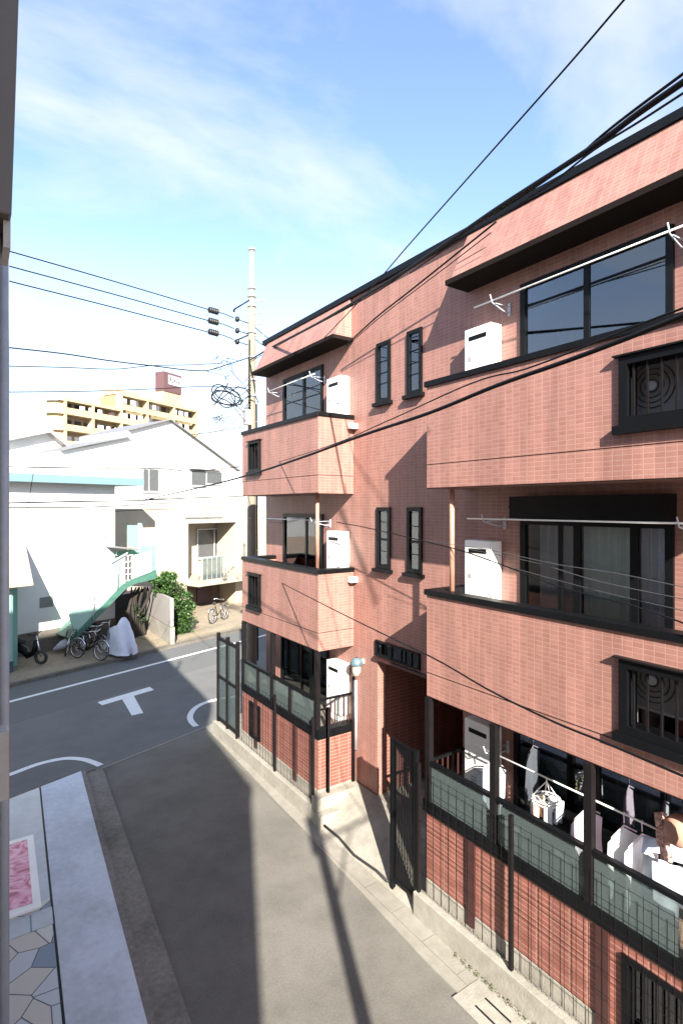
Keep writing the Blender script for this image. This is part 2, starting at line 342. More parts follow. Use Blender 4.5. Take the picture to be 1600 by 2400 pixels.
strip('forecourt_edge', 'gutter', -2.2, 2.0, -.06, .02, n=11.0)
struct(MB().prism([S(-8, 11.03, .002), S(sOf(Vector((2.3,12.3,0))), 11.03, .002), S(sOf(Vector((1.9,12.3,0))), 11.25, .002), S(-8, 11.62, .002)], (0, 0, .03)).build('street_gutter', 'concrete_dk'))
# grey tiles band + poster board
pb = thing('poster_board', 'framed pink flower picture board lying on the shop forecourt by the downpipe', 'poster', (.45, 8.6, .155))
def pq(z, a): return [Vector((x+gy(y), y, z)) for x, y in a]
fr = MB().prism(pq(.155, [(-.25, 8.35), (.70, 8.35), (.66, 10.25), (-.25, 10.25)]), (0, 0, .03)); fr.build('frame', 'white', pb)
MB().prism(pq(.186, [(-.2, 8.52), (.60, 8.47), (.57, 10.14), (-.2, 10.1)]), (0, 0, .004)).build('picture', 'poster', pb)
tl = MB()
for i in range(4): tl.prism(pq(.1535, [(-.2+.26*i, 7.95), (.04+.26*i, 7.95), (.04+.26*i, 8.3), (-.2+.26*i, 8.3)]), (0, 0, .004))
struct(tl.build('floor_tiles', 'pave2'))
# road paint
def ribbon(pts, wdt, z=.0085, th=.003):
    m = MB(); n = len(pts); Lp, Rp = [], []
    for k in range(n):
        t = (pts[min(k+1, n-1)]-pts[max(k-1, 0)]).normalized(); s_ = Vector((-t.y, t.x, 0))*wdt/2
        Lp.append(pts[k]+s_); Rp.append(pts[k]-s_)
    for k in range(n-1):
        m.prism([Vector((q.x, q.y, z)) for q in (Lp[k], Rp[k], Rp[k+1], Lp[k+1])], (0, 0, th))
    return m
def zline(px): return [onZ(a, b, 0) for a, b in px]
def smooth(p, n=6):
    o = []
    for i in range(len(p)-1):
        p0, p1, p2, p3 = p[max(i-1, 0)], p[i], p[i+1], p[min(i+2, len(p)-1)]
        for k in range(n):
            t = k/n; o.append(.5*((2*p1)+(-p0+p2)*t+(2*p0-5*p1+4*p2-p3)*t*t+(-p0+3*p1-3*p2+p3)*t**3))
    return o+[p[-1]]
wl = S(-12, 16.85, 0), S(45, 16.85, 0)
struct(ribbon(list(wl), .15).build('edge_line', 'paint'))
struct(ribbon(smooth(zline([(-60, 1842), (19, 1818), (90, 1792), (150, 1779), (190, 1780), (214, 1786), (236, 1795)])), .14).build('edge_line', 'paint'))
struct(ribbon(smooth(zline([(460, 1703), (449, 1692), (446, 1678), (458, 1660), (486, 1646), (530, 1636), (560, 1632)])), .15).build('edge_line', 'paint'))
tm = MB(); 
tb = [onZ(a, b, .0085) for a, b in ((229, 1646), (351, 1610), (361, 1617), (240, 1653))]; tm.prism(tb, (0, 0, .003))
tb = [onZ(a, b, .0085) for a, b in ((287, 1639.5), (314, 1631), (336, 1671), (309, 1677))]; tm.prism(tb, (0, 0, .003))
struct(tm.build('road_marking', 'paint'))
# far pavement
struct(MB().sbox(-40, 7.6, 18.35, 30, -.1, .10).build('pavement', 'concrete_dk'))
struct(MB().sbox(-40, 60, 18.2, 18.36, -.1, .112).build('far_kerb', 'concrete_dk'))
struct(MB().sbox(7.61, 60, 18.35, 30, -.1, .09).build('yard', 'sandstone'))
struct(MB().sbox(13.3, 60, 19.0, 30, .0, .12).build('raised_yard', 'sandstone'))
# near right corner ground (lit wedge)
struct(MB().prism([(4.95, 9.9, -.02), (30, 9.9, -.02), (30, nl(30, 10.98), -.02), (4.95, nl(4.95, 10.98), -.02)], (0, 0, .03)).build('corner_pavement', 'gutter'))
# ================================================================== pink apartment building
XW, XF = 5.92, 5.15
B = thing('apartment_building', 'three storey pink tiled apartment building with balcony bays and black trim along the alley', 'apartment building', (XF, 6, 0))
YE = 11.9
win = []   # holes in the recessed wall: y0,y1,z0,z1
def zh(z): return z+H
near = dict(ya=5.53, sg=-1, L=4.0, open=(2.67, 3.55), win=(2.73, 4.59), htr=.16)
far = dict(ya=8.31, sg=1, L=3.22, open=(2.28, 2.85), win=(9.35, 11.0), htr=.12)
holes = []
for b in (near, far):
    a, c = b['win']
    holes += [(a, c, zh(.4), zh(2.86)), (a, c, zh(-2.42), zh(-.14)), (a-.2, c+.1, zh(-4.05), zh(-2.72))]
stairw = [(7.23, 7.6), (6.45, 6.8)]
for a, c in stairw: holes += [(a, c, zh(1.80), zh(2.83)), (a, c, zh(-1.05), zh(0))]
holes += [(6.5, 7.63, zh(-2.57), zh(-2.30)), (5.60, 7.60, zh(-5.2), zh(-2.62))]
MB().wallx(XW, XW+.18, -2.5, YE, .02, zh(3.86), holes).build('wall', 'tile', B)
m = MB(); m.box(XW+.18, 13, YE-.2, YE-.003, .02, zh(3.8)); m.box(XW+.18, 13, -2.5, -2.3, .02, zh(3.8)); m.box(12.8, 13.1, -2.3, YE-.2, .02, zh(3.8)); m.build('side_wall', 'tile', B)
m = MB()
for z in (-2.45, .25, 3.6): m.box(XW+.185, 12.79, -2.29, YE-.21, zh(z)-.1, zh(z)+.1)
for ya_, yb_ in ((-2.29, 5.4), (7.8, YE-.21)): m.box(XW+.185, 12.79, ya_, yb_, zh(-4.15), zh(-4.06))
m.box(9.2, 9.3, -2.29, 5.4, zh(-3.9), zh(-2.7)); m.box(9.2, 9.3, 8.0, YE-.21, zh(-3.9), zh(-2.7)); m.box(9.2, 9.3, -2.29, YE-.21, zh(-2.4), zh(.1)); m.box(9.2, 9.3, -2.29, YE-.21, zh(.4), zh(3.4))
m.box(6.11, 9.2, 5.9, 6.0, zh(-2.4), zh(.1)); m.box(6.11, 9.2, 5.9, 6.0, zh(.4), zh(3.4)); m.box(6.11, 9.2, 8.1, 8.2, zh(-2.4), zh(.1)); m.box(6.11, 9.2, 8.1, 8.2, zh(.4), zh(3.4))
m.build('interior_wall', 'room', B)
# passage between the bays
m = MB(); m.box(XW+.185, 10, 7.602, 7.75, .02, zh(-2.66)); m.box(XW+.185, 10, 5.45, 5.598, .02, zh(-2.66)); m.box(XW+.186, 10, 5.599, 7.6, zh(-2.66), zh(-2.58)); m.box(10, 10.1, 5.45, 7.75, .02, zh(-2.66)); m.build('passage_wall', 'tile_low', B)
m = MB(); m.box(8.6, 8.64, 6.35, 7.1, .5, 2.1); 
m.build('passage_door', 'dark', B)
MB().box(9.94, 9.99, 6.5, 6.66, 2.1, 2.26).build('wall_plate', 'yellowsign', B)
# roof edge
m = MB(); m.box(XW-.07, XW+.3, -2.6, YE+.06, zh(3.86), zh(3.96)); m.box(XW+.3, 13.2, YE-.2, YE+.06, zh(3.86), zh(3.96)); m.build('roof_trim', 'black', B)
MB().box(XW+.29, 13.0, -2.5, YE-.21, zh(3.72), zh(3.86)).build('roof', 'concrete_dk', B)
pk = MB()
for y in (4.4, 3.1): pk.box(XW-.02, XW+.25, y, y+.5, zh(3.96), zh(4.0))
def window(y0, y1, z0, z1, bars, parent=B, panes='glass', curtains=(), x=XW, fw=.06, mid=None, sill=False, cx=.10, label=None):
    f = MB(); xo = x-.035; xi = x+.05
    f.box(xo, xi, y0+.001, y0+fw, z0+.001, z1-.001); f.box(xo, xi, y1-fw, y1-.001, z0+.001, z1-.001)
    f.box(xo, xi, y0+fw, y1-fw, z1-fw, z1-.001); f.box(xo, xi, y0+fw, y1-fw, z0+.001, z0+fw)
    for (kind, p, wd) in bars:
        if kind == 'v': f.box(x-.022, x-.0045, p-wd/2, p+wd/2, z0+fw, z1-fw)
        else: f.box(x-.018, x-.0046, y0+fw, y1-fw, p-wd/2, p+wd/2)
    o = f.build('window', 'black', parent, label)
    MB().box(x-.004, x+.001, y0+fw, y1-fw, z0+fw, z1-fw).build('pane', panes, o)
    for (a, c, mt, zt) in curtains:
        pts = []; k = max(8, int((c-a)/.018)); 
        cm = MB(); prev = None
        for i in range(k+1):
            y = a+(c-a)*i/k; xx = x+cx+.025*math.sin(i*1.05)+.012*math.sin(i*.37)
            if prev: cm.face([(prev[0], prev[1], z0+.02), (xx, y, z0+.02), (xx, y, zt), (prev[0], prev[1], zt)], True)
            prev = (xx, y)
        cm.build('curtain', mt, o)
    if sill: MB().box(x-.09, x-.002, y0-.05, y1+.05, z0-.06, z0-.001).build('sill', 'black', o)
    return o
# big windows
a, c = near['win']
window(a, c, zh(.4), zh(2.86), [('v', 3.68, .07), ('h', zh(2.56), .02), ('h', zh(1.0), .05)], panes='glassdk', fw=.075, curtains=[(3.72, 4.5, 'curtain_grey', zh(2.8))])
window(a, c, zh(-2.42), zh(-.14), [('v', 4.02, .05), ('v', 3.80, .09), ('v', 3.13, .09), ('h', zh(-1.72), .07)], curtains=[(2.80, 3.10, 'curtain_lav', zh(-.2)), (3.15, 3.77, 'curtain_mint', zh(-.2)), (3.83, 4.36, 'curtain_grey', zh(-.2))], fw=.08)
m = MB(); m.box(XW-.22, XW-.002, a-.02, c+.02, zh(-.14), zh(.135)); m.box(XW-.235, XW-.222, a-.02, c+.02, zh(-.01), zh(.01)); m.build('shutter_case', 'black', B)
window(a-.2, c+.1, zh(-4.05), zh(-2.72), [('v', 3.55, .07)], panes='glassdk', curtains=[(2.6, 3.4, 'curtain_grey', zh(-2.8))])
a, c = far['win']
window(a, c, zh(.4), zh(2.86), [('v', 10.1, .09), ('h', zh(2.3), .02)], panes='glassdk', fw=.07, curtains=[(9.45, 10.0, 'curtain_cream', zh(2.8))])
window(a, c, zh(-2.42), zh(-.14), [('v', 10.0, .07), ('v', 9.6, .06), ('h', zh(-1.5), .04)], curtains=[(9.62, 10.0, 'curtain_cream', zh(-.2)), (10.1, 10.7, 'curtain_grey', zh(-.2))], fw=.08)
window(a-.2, c+.1, zh(-4.05), zh(-2.72), [('v', 10.2, .05), ('v', 9.8, .12)], panes='glassdk', curtains=[(9.6, 9.75, 'curtain_grey', zh(-2.8))])
for i, (a, c) in enumerate(stairw):
    window(a, c, zh(1.80), zh(2.83), [('h', zh(2.5), .012), ('h', zh(2.3), .012), ('h', zh(2.12), .012)], panes='glassdk', fw=.06, sill=True, curtains=[(a+.05, c-.05, 'curtain_grey', zh(2.8))], cx=.06)
    window(a, c, zh(-1.05), zh(0), [('h', zh(-.55), .04), ('h', zh(-.75), .012)], panes='glass', fw=.065, sill=True, curtains=[(a+.06, c-.06, 'curtain_cream', zh(-.56))], cx=.06)
tw = window(6.5, 7.63, zh(-2.57), zh(-2.30), [('v', 7.2, .02), ('v', 6.95, .02), ('v', 6.85, .02), ('v', 6.7, .02)], panes='glassdk', fw=.03, curtains=[(6.9, 6.97, 'curtain_cream', zh(-2.33)), (7.25, 7.6, 'curtain_grey', zh(-2.33))], cx=.06)
MB().box(XW-.05, XW-.002, 5.62, 7.68, zh(-2.645), zh(-2.60)).build('lintel', 'maroon', B)
# bays
def bay(b):
    ya, sg, Lb = b['ya'], b['sg'], b['L']; Y = lambda t: ya+sg*t
    y0, y1 = sorted((Y(0), Y(Lb))); o0, o1 = sorted((Y(b['open'][0]), Y(b['open'][1])))
    for k, z0 in enumerate((.25, -2.55)):
        zb, zt = zh(z0), zh(z0+1.37); oz0, oz1 = (zh(z0+.52), zh(z0+1.17)) if k == 0 else (zh(z0+.42), zh(z0+1.12))
        m = MB().wallx(XF, XF+.13, y0, y1, zb, zt, [(o0, o1, oz0, oz1)])
        m.box(XF+.131, XW-.003, Y(.001), Y(.13), zb, zt); m.box(XF+.131, XW-.003, Y(Lb-.13), Y(Lb-.001), zb, zt)
        m.box(XF+.132, XW-.004, min(Y(.132), Y(Lb-.132)), max(Y(.132), Y(Lb-.132)), zb+.002, zb+.12)
        P = m.build('balcony_parapet', 'tile', B)
        cp = MB(); e = .03; ca, cb = sorted((Y(-e), Y(Lb+e)))
        cp.box(XF-e, XF+.13+e, ca, cb, zt, zt+.075)
        cp.box(XF+.13+e+.001, XW-.003, Y(-e), Y(.13+e), zt, zt+.075); cp.box(XF+.13+e+.001, XW-.003, Y(Lb+e), Y(Lb-.13-e), zt, zt+.075)
        cp.build('cap', 'black', P, bevel=.006)
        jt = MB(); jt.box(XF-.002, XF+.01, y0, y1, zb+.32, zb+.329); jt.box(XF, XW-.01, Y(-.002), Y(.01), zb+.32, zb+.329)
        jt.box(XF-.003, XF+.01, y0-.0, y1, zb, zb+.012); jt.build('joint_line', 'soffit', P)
        fr = MB(); x0, x1 = XF-.04, XF+.15; fw = .08 if b is near else .05
        fr.box(x0, x1, o0+.001, o0+fw, oz0+.001, oz1-.001); fr.box(x0, x1, o1-fw, o1-.001, oz0+.001, oz1-.001)
        fr.box(x0, x1, o0+fw, o1-fw, oz1-fw, oz1-.001); fr.box(x0, x1, o0+fw, o1-fw, oz0+.001, oz0+fw)
        F = fr.build('opening_frame', 'black', P)
        MB().box(XF-.07, XF-.001, o0-.04, o1+.05, oz0-.08, oz0-.002).build('sill', 'black', F)
        MB().box(XF-.07, XF-.001, o0-.04, o1+.05, oz1+.002, oz1+.018).build('drip_strip', 'bar', F)
        br = MB(); nb = 6 if b is near else 3
        for i in range(1, nb+1):
            y = o0+(o1-o0)*i/(nb+1); br.box(XF-.012, XF+.008, y-.008, y+.008, oz0+fw, oz1-fw)
        br.build('bars', 'bar', F)
        # floor drain box at the inner corner
        if b is far: MB().box(XW-.16, XW-.002, Y(-.04), Y(-.14), zt-.19, zt-.09).build('drain_box', 'white', P, bevel=.01)
        # downpipe in the balcony
        if k == 1 : MB().tube([(XF+.17, Y(.30), zt+.02), (XF+.17, Y(.30), zh(.24))], .034, 12).build('downpipe', M['peach'], B)
    # roof eave and sloping fascia
    e0, e1 = sorted((Y(.06), Y(Lb+.2)))
    m = MB(); m.prism([(5.53, e0, zh(3.13)), (XW-.002, e0, zh(3.13)), (XW-.002, e0, zh(3.855)), (XW-.04, e0, zh(3.855))], (0, e1-e0, 0)); E = m.build('fascia', 'tile', B)
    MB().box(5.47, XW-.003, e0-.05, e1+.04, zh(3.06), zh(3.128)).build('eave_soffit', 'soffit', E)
    # ground floor balcony band and glass rail
    zb = zh(-4.09)
    m = MB(); m.box(XF-.03, XF+.14, min(Y(-.05), Y(Lb)), max(Y(-.05), Y(Lb)), zb, zb+.15); m.box(XF+.141, XW-.003, Y(-.05), Y(.14), zb, zb+.14)
    band = m.build('balcony_edge', 'black', B)
    MB().box(XF+.14, XW-.003, min(Y(.142), Y(Lb)), max(Y(.142), Y(Lb)), zb+.03, zb+.12).build('balcony_floor', 'concrete_dk', B)
    rl = MB(); zt = zh(-3.44); rl.box(XF-.03, XF+.03, min(Y(0), Y(Lb)), max(Y(0), Y(Lb)), zt, zt+.045); rl.box(XF+.03, XW-.003, Y(.0), Y(.035), zt, zt+.035)
    R = rl.build('balcony_rail', 'black', B)
    posts = [0.04, 1.15, 2.35, 3.3] if b is near else [.04, 1.0, 1.75, 2.4, 3.15]
    for i, t in enumerate(posts):
        full = (b is near) or i in (0, 2, 4)
        wd = .042 if full else .025
        MB().box(XF-.035, XF+.045, Y(t-wd), Y(t+wd), zb+.151, zh(-2.552) if full else zt).build('post', 'bar', R)
    for i in range(len(posts)-1):
        ya_, yb_ = sorted((Y(posts[i]+.055), Y(posts[i+1]-.055))); MB().box(XF-.004, XF+.004, ya_, yb_, zb+.153, zt-.002).build('glass_panel', 'frost', R)
    br = MB()
    for i in range(6): x = XF+.17+i*.1; br.box(x-.008, x+.008, Y(.01), Y(.03), zb+.17, zt)
    br.build('side_bars', 'maroon', R)
    # lower tiled wall under the balcony
    lh = [(o0+.02, o1-.02, zh(-4.95), zh(-4.22))]
    m = MB().wallx(XF, XF+.13, y0, y1, .5, zb-.002, lh); m.box(XF+.131, XW-.003, Y(.001), Y(.13), .5, zb-.002)
    W = m.build('lower_wall', 'tile_low', B)
    m = MB(); m.box(XF-.012, XF+.128, y0, y1, .0, .498); m.box(XF+.129, XW-.003, Y(-.012), Y(.13), .0, .498); m.build('plinth', 'concrete', W)
    for t, w2 in ((.80, .13), (2.50, .13)):
        MB().box(XF-.035, XF-.001, Y(t-w2/2), Y(t+w2/2), .36, zb-.003).build('column', 'maroon', W)
    fr = MB(); q0, q1, q2, q3 = lh[0]; 
    fr.box(XF-.03, XF+.1, q0, q0+.05, q2, q3); fr.box(XF-.03, XF+.1, q1-.05, q1, q2, q3); fr.box(XF-.03, XF+.1, q0+.05, q1-.05, q3-.05, q3); fr.box(XF-.05, XF+.1, q0+.05, q1-.05, q2, q2+.06)
    Fw = fr.build('window', 'black', W)
    MB().box(XF+.06, XF+.068, q0+.05, q1-.05, q2+.06, q3-.05).build('pane', 'glassdk', Fw)
    br = MB()
    for i in range(1, 8): y = q0+(q1-q0)*i/8; br.box(XF-.02, XF-.004, y-.007, y+.007, q2+.06, q3-.05)
    br.build('bars', 'bar', Fw)
    # water heaters on the recessed wall
    for z0, sc_ in ((1.72, 1), (-1.30, 1), (-3.75, 1)):
        hh = .82 if z0 > 0 else .95
        zA = zh(z0)-.1
        ya_, yb_ = sorted((Y(b['htr']), Y(b['htr']+.47)))
        o = MB().box(XW-.22, XW-.003, ya_, yb_, zA, zA+hh).build('water_heater', 'white', B, bevel=.015)
        MB().box(XW-.224, XW-.2195, ya_+.08, yb_-.08, zA+hh-.17, zA+hh-.11).build('vent_slot', 'black', o)
        MB().box(XW-.2225, XW-.2195, ya_+.02, yb_-.15, zA+.30, zA+.306).build('cover_seam', 'acgrey', o)
        g = MB()
        for q in range(4): g.box(XW-.2225, XW-.2195, ya_+.10+.02, yb_-.12, zA+.08+.035*q, zA+.088+.035*q)
        g.box(XW-.2225, XW-.2195, ya_+.012, ya_+.015, zA+.02, zA+hh-.02); g.build('grille', 'acgrey', o)
        MB().box(XW-.2235, XW-.2195, yb_-.12, yb_-.07, zA+hh*.45, zA+hh*.45+.07).build('rating_plate', 'beigepanel', o)
        MB().tube([(XW-.06, ya_+.12, zA-.2), (XW-.06, ya_+.12, zA-.36)], .014, 8).build('water_pipe', 'steel', o)
        MB().box(XW-.20, XW-.01, ya_+.1, yb_-.1, zA-.35, zA-.002).build('pipe_cover', 'white', o)
M['peach'] = plain('peach downpipe paint', (.36, .18, .13), .5)
bay(near); bay(far)
# lamp and downpipe on the recessed wall
lp = MB().lathe((XW-.16, 8.0, zh(-2.78)), [(.03, .10), (.10, .06), (.12, -.02), (.10, -.03)], 16).build('wall_lamp', 'lampblue', B)
MB().lathe((XW-.16, 8.0, zh(-2.78)), [(.085, -.03), (.075, -.15), (.04, -.22), (.0, -.23)], 16).build('glass_globe', 'lampglass', lp)
MB().box(XW-.12, XW-.001, 7.97, 8.03, zh(-2.80), zh(-2.72)).build('bracket', 'steel', lp)
MB().tube([(XW-.05, 8.17, zh(-3.15)), (XW-.05, 8.17, zh(-4.4))], .03, 10).build('downpipe', 'steel', B)
MB().tube([(XW-.06, 8.24, zh(-3.1)), (XW-.06, 8.24, zh(-5.0))], .03, 8).build('downpipe', 'bar', B)
# step/landing between the bays
struct(MB().prism([(5.0, 5.6, -.02), (5.0, 5.6, .03), (5.9, 5.6, .5), (XW+3.9, 5.6, .5), (XW+3.9, 5.6, -.02)], (0, 2.0, 0)).build('passage_ramp', 'concrete'))
struct(MB().prism([(5.0, 7.6, -.02), (5.0, 7.6, .03), (5.89, 7.6, .5), (5.89, 7.6, -.02)], (0, .69, 0)).build('ramp_side', 'concrete'))
st = MB(); st.box(4.98, 5.45, 7.95, 8.29, .0, .24); st.box(5.0, 5.85, 8.1, 8.292, .24, .46)
tag(st.build('concrete_step', 'concrete', None, bevel=.015), 'worn concrete step block at the foot of the far bay corner', 'step')
cbm = MB().tube([(5.02, 7.9, .12), (5.05, 7.5, .10), (5.0, 7.0, .09), (5.05, 6.5, .10), (5.02, 6.2, .12)], .018, 8)
tag(cbm.build('drain_hose', 'rubber'), 'thin black hose lying on the ramp before the passage', 'hose')
# ------------------------------------------------------------------ laundry poles on brackets
def laundry_pole(x, y0, y1, z, label, mat='white', sag=0):
    p = MB().tube([(x, y0, z), (x, (y0+y1)/2, z-sag), (x, y1, z)], .010, 10).build('laundry_pole', mat)
    return tag(p, label, 'laundry pole', 'laundry poles on the pink balconies')
def bracket(x, y, z, parent=B):
    m = MB(); m.tube([(XW-.003, y, z-.10), (XW-.12, y, z-.10), (x-.02, y, z-.035), (x-.06, y, z+.06)], .008, 8); m.tube([(XW-.003, y, z-.02), (x+.04, y, z-.03)], .006, 8)
    m.box(XW-.015, XW-.002, y-.02, y+.02, z-.14, z+.02); return m.build('pole_bracket', 'clothpale', parent)
laundry_pole(5.60, 2.3, 5.1, zh(2.66), 'white laundry pole under the near top floor eave')
bracket(5.60, 4.78, zh(2.66)); bracket(5.60, 2.62, zh(2.66))
laundry_pole(5.52, 2.3, 5.15, zh(-.15), 'white laundry pole across the near middle floor balcony')
bracket(5.52, 4.85, zh(-.15)); bracket(5.52, 2.5, zh(-.15))
laundry_pole(5.50, 2.55, 5.0, zh(-3.10), 'pale laundry pole with shirts hanging on the near lowest balcony')
bracket(5.50, 4.8, zh(-3.10)); bracket(5.50, 2.62, zh(-3.10))
laundry_pole(5.62, 9.2, 11.3, zh(2.60), 'white laundry pole under the far top floor eave')
bracket(5.62, 9.3, zh(2.60)); bracket(5.62, 11.1, zh(2.60))
laundry_pole(5.52, 8.9, 11.3, zh(-.25), 'steel laundry pole across the far middle floor balcony', 'steel')
bracket(5.52, 9.1, zh(-.25)); bracket(5.52, 11.1, zh(-.25))
# air conditioners behind the barred openings
def aircon(y, z, x=5.42, first=None):
    t = thing('air_conditioner', 'x', 'air conditioner', (x, y, z), 'air conditioner units behind the barred openings')
    MB().box(x, x+.28, y-.36, y+.36, z, z+.56).build('casing', 'acgrey', t, bevel=.012)
    g = MB(); 
    for r_ in (.06, .11, .16, .21): g.tube([(x-.008, y+.1+r_*math.cos(q*math.pi/12), z+.28+r_*math.sin(q*math.pi/12)) for q in range(25)], .004, 5, False)
    g.build('fan_grille', 'bar', t)
    g = MB(); g.prism([(x-.02, y+.1+.045*math.cos(q*math.pi/8), z+.28+.045*math.sin(q*math.pi/8)) for q in range(16)], (.01, 0, 0)); g.build('fan_hub', 'clothpale', t)
    g = MB(); g.box(x+.02, x+.06, y-.30, y-.26, z-.501, z-.001); g.box(x+.02, x+.06, y+.26, y+.30, z-.501, z-.001); g.box(x+.22, x+.26, y-.30, y-.26, z-.501, z-.001); g.box(x+.22, x+.26, y+.26, y+.30, z-.501, z-.001); g.box(x+.02, x+.26, y-.255, y+.255, z-.03, z-.001); g.build('stand', 'steel', t)
    return t
ac = aircon(2.60, zh(.88)); ac['label'] = 'grey air conditioner behind the barred opening of the near top balcony'
dup(ac, (5.42, 2.60, zh(-1.93)), 'grey air conditioner behind the barred opening of the near middle balcony')
dup(ac, (5.42, 10.8, zh(.88)), 'grey air conditioner behind the small opening of the far top balcony')
dup(ac, (5.42, 10.8, zh(-1.93)), 'grey air conditioner behind the small opening of the far middle balcony')
# ------------------------------------------------------------------ laundry
def cloth_panel(m, a, b, top, drop, sway=.02, n=10, rows=8, ph=0, flare=.0, thick=.012):
    a = Vector(a); b = Vector(b); t = (b-a); nrm = Vector((-t.y, t.x, 0)).normalized()
    for side in (0, 1):
        base = len(m.v)
        for j in range(rows+1):
            for i in range(n+1):
                u = i/n; v = j/rows; p = a + t*(u + (u-.5)*flare*v); p = Vector((p.x, p.y, 0))
                zt = top[0]+(top[1]-top[0])*u if not callable(top) else top(u)
                p.z = zt - drop*v - .012*math.sin(u*9+ph)*v
                p += nrm*(sway*v*math.sin(u*13+ph+v*2)+ .3*sway*math.sin(u*31+v*3) + (thick if side else 0)); m.v.append(p)
        for j in range(rows):
            for i in range(n):
                q = base+j*(n+1)+i; m.f.append([q, q+1, q+n+2, q+n+1]); m.sm.append(True)
def shirt(y, label, mat='cloth', w_=.40, drop=.55, x=5.5, z=zh(-3.10), ph=0, skew=.05, sleeve=True):
    t = thing('hanging_shirt', label, 'laundry', (x, y, z), 'clothes drying on the lowest near balcony')
    m = MB(); hw = w_/2; zt = z-.19
    cloth_panel(m, (x-hw, y+skew, 0), (x+hw, y-skew, 0), lambda u: zt+.05-.12*abs(u-.5)*2, drop, .022, ph=ph)
    if False:
        cloth_panel(m, (x-hw-.13, y+skew+.04, 0), (x-hw+.02, y+skew-.005, 0), lambda u: zt-.16+.12*u, .22, .01, 5, 5, ph)
        cloth_panel(m, (x+hw-.02, y-skew+.005, 0), (x+hw+.13, y-skew-.04, 0), lambda u: zt-.04-.12*u, .22, .01, 5, 5, ph)
    m.build('cloth', mat, t)
    h = MB(); h.tube([(x+.012*math.cos(q)-.0, y, z+.0+.02*math.sin(q)) for q in [-.5, .5, 1.5, 2.6]] + [(x, y, z-.05), (x, y, z-.09)], .006, 6)
    h.tube([(x-hw+.03, y+skew*.8, zt-.02), (x, y, zt+.075), (x+hw-.03, y-skew*.8, zt-.02)], .009, 6); h.build('hanger', 'clothpink', t)
    return t
shirt(4.72, 'white and grey shirt on a hanger beside the lowest water heater', 'clothpale', .42, .6, ph=.5)
shirt(3.42, 'pinkish white top on a purple hanger left of the dark balcony post', 'clothpink', .40, .42, ph=1.4)
shirt(3.02, 'white shirt with grey side on a hanger just right of the dark balcony post', 'cloth', .38, .55, ph=2.4, sleeve=False)
shirt(2.84, 'plain white square cut shirt nearest of the hanging shirts', 'cloth', .42, .60, ph=3.3, sleeve=False)
# round peg hanger with small items
t = thing('peg_hanger', 'round white peg hanger holding small socks and cloths on the near lowest balcony', 'peg hanger', (5.5, 3.92, zh(-3.10)))
cx, cy, cz = 5.5, 3.92, zh(-3.33)
m = MB(); 
for rr, zz in ((.15, 0), (.15, -.035), (.09, 0)): m.tube([(cx+rr*math.cos(q*math.pi/10), cy+rr*math.sin(q*math.pi/10), cz+zz) for q in range(21)], .008, 6, False)
for q in range(4): m.tube([(cx+.15*math.cos(q*1.57+.4), cy+.15*math.sin(q*1.57+.4), cz), (cx, cy, cz+.19), (cx, cy, cz+.235)], .006, 6)
for q in range(3): m.tube([(cx+.15*math.cos(q*1.05), cy+.15*math.sin(q*1.05), cz), (cx-.15*math.cos(q*1.05), cy-.15*math.sin(q*1.05), cz)], .006, 6)
m.build('ring', 'white', t)
for q in range(7):
    a = q*2*math.pi/7+.2; px_, py_ = cx+.14*math.cos(a), cy+.14*math.sin(a); mm = MB()
    cloth_panel(mm, (px_-.045, py_, 0), (px_+.045, py_-.03, 0), (cz-.03, cz-.03), .16+.09*random.random(), .012, 5, 5, q, .2)
    mm.build('small_cloth', ['cloth', 'clothyellow', 'cloth', 'clothpeach', 'cloth', 'clothpale', 'cloth'][q], t)
# big bundle at the right edge
def bunch(name, label, cat, mat, pts, drop, ph=0, sw=.03):
    m = MB(); cloth_panel(m, pts[0], pts[1], (pts[0][2], pts[1][2]), drop, sw, 18, 14, ph, .12, .02); o = m.build(name, mat); return tag(o, label, cat, 'clothes drying on the lowest near balcony')
bunch('hanging_sheet', 'large pale grey sheet draped beside the near balcony rail', 'laundry', 'clothpale', ((5.40, 2.78, zh(-3.35)), (5.62, 2.15, zh(-3.38))), .62, 1, .045)
bunch('hanging_towel', 'blue grey folded towel over the top of the large pale sheet', 'laundry', 'clothgrey', ((5.50, 2.86, zh(-3.24)), (5.72, 2.35, zh(-3.22))), .15, 2, .02)
bunch('hanging_towel', 'peach and brown towel below the large pale sheet', 'laundry', 'clothpeach', ((5.28, 2.40, zh(-3.60)), (5.36, 2.20, zh(-3.60))), .45, .4, .02)
m = MB(); hc = onX(1592, 1948, 5.42)
m.lathe(hc, [(0, .13), (.07, .125), (.12, .08), (.14, .0), (.12, -.08), (.07, -.12), (0, -.13)], 20)
hat = tag(m.build('hanging_hat', 'clothtan'), 'rounded tan felt hat hung at the right edge of the near balcony', 'hat')
m = MB(); 
for k in range(7):
    q0 = hc+Vector((-.05+.02*math.sin(k*2), .10+.03*math.cos(k*1.7), .10-.045*k)); m.tube([q0, q0+Vector((.03, .05, -.03)), q0+Vector((-.02, .02, -.09)), q0+Vector((.02, -.03, -.12))], [.03, .04, .035, .02], 8)
tag(m.build('hanging_scarf', 'clothpattern'), 'brown and white patterned scarf bunched beside the tan hat', 'scarf')
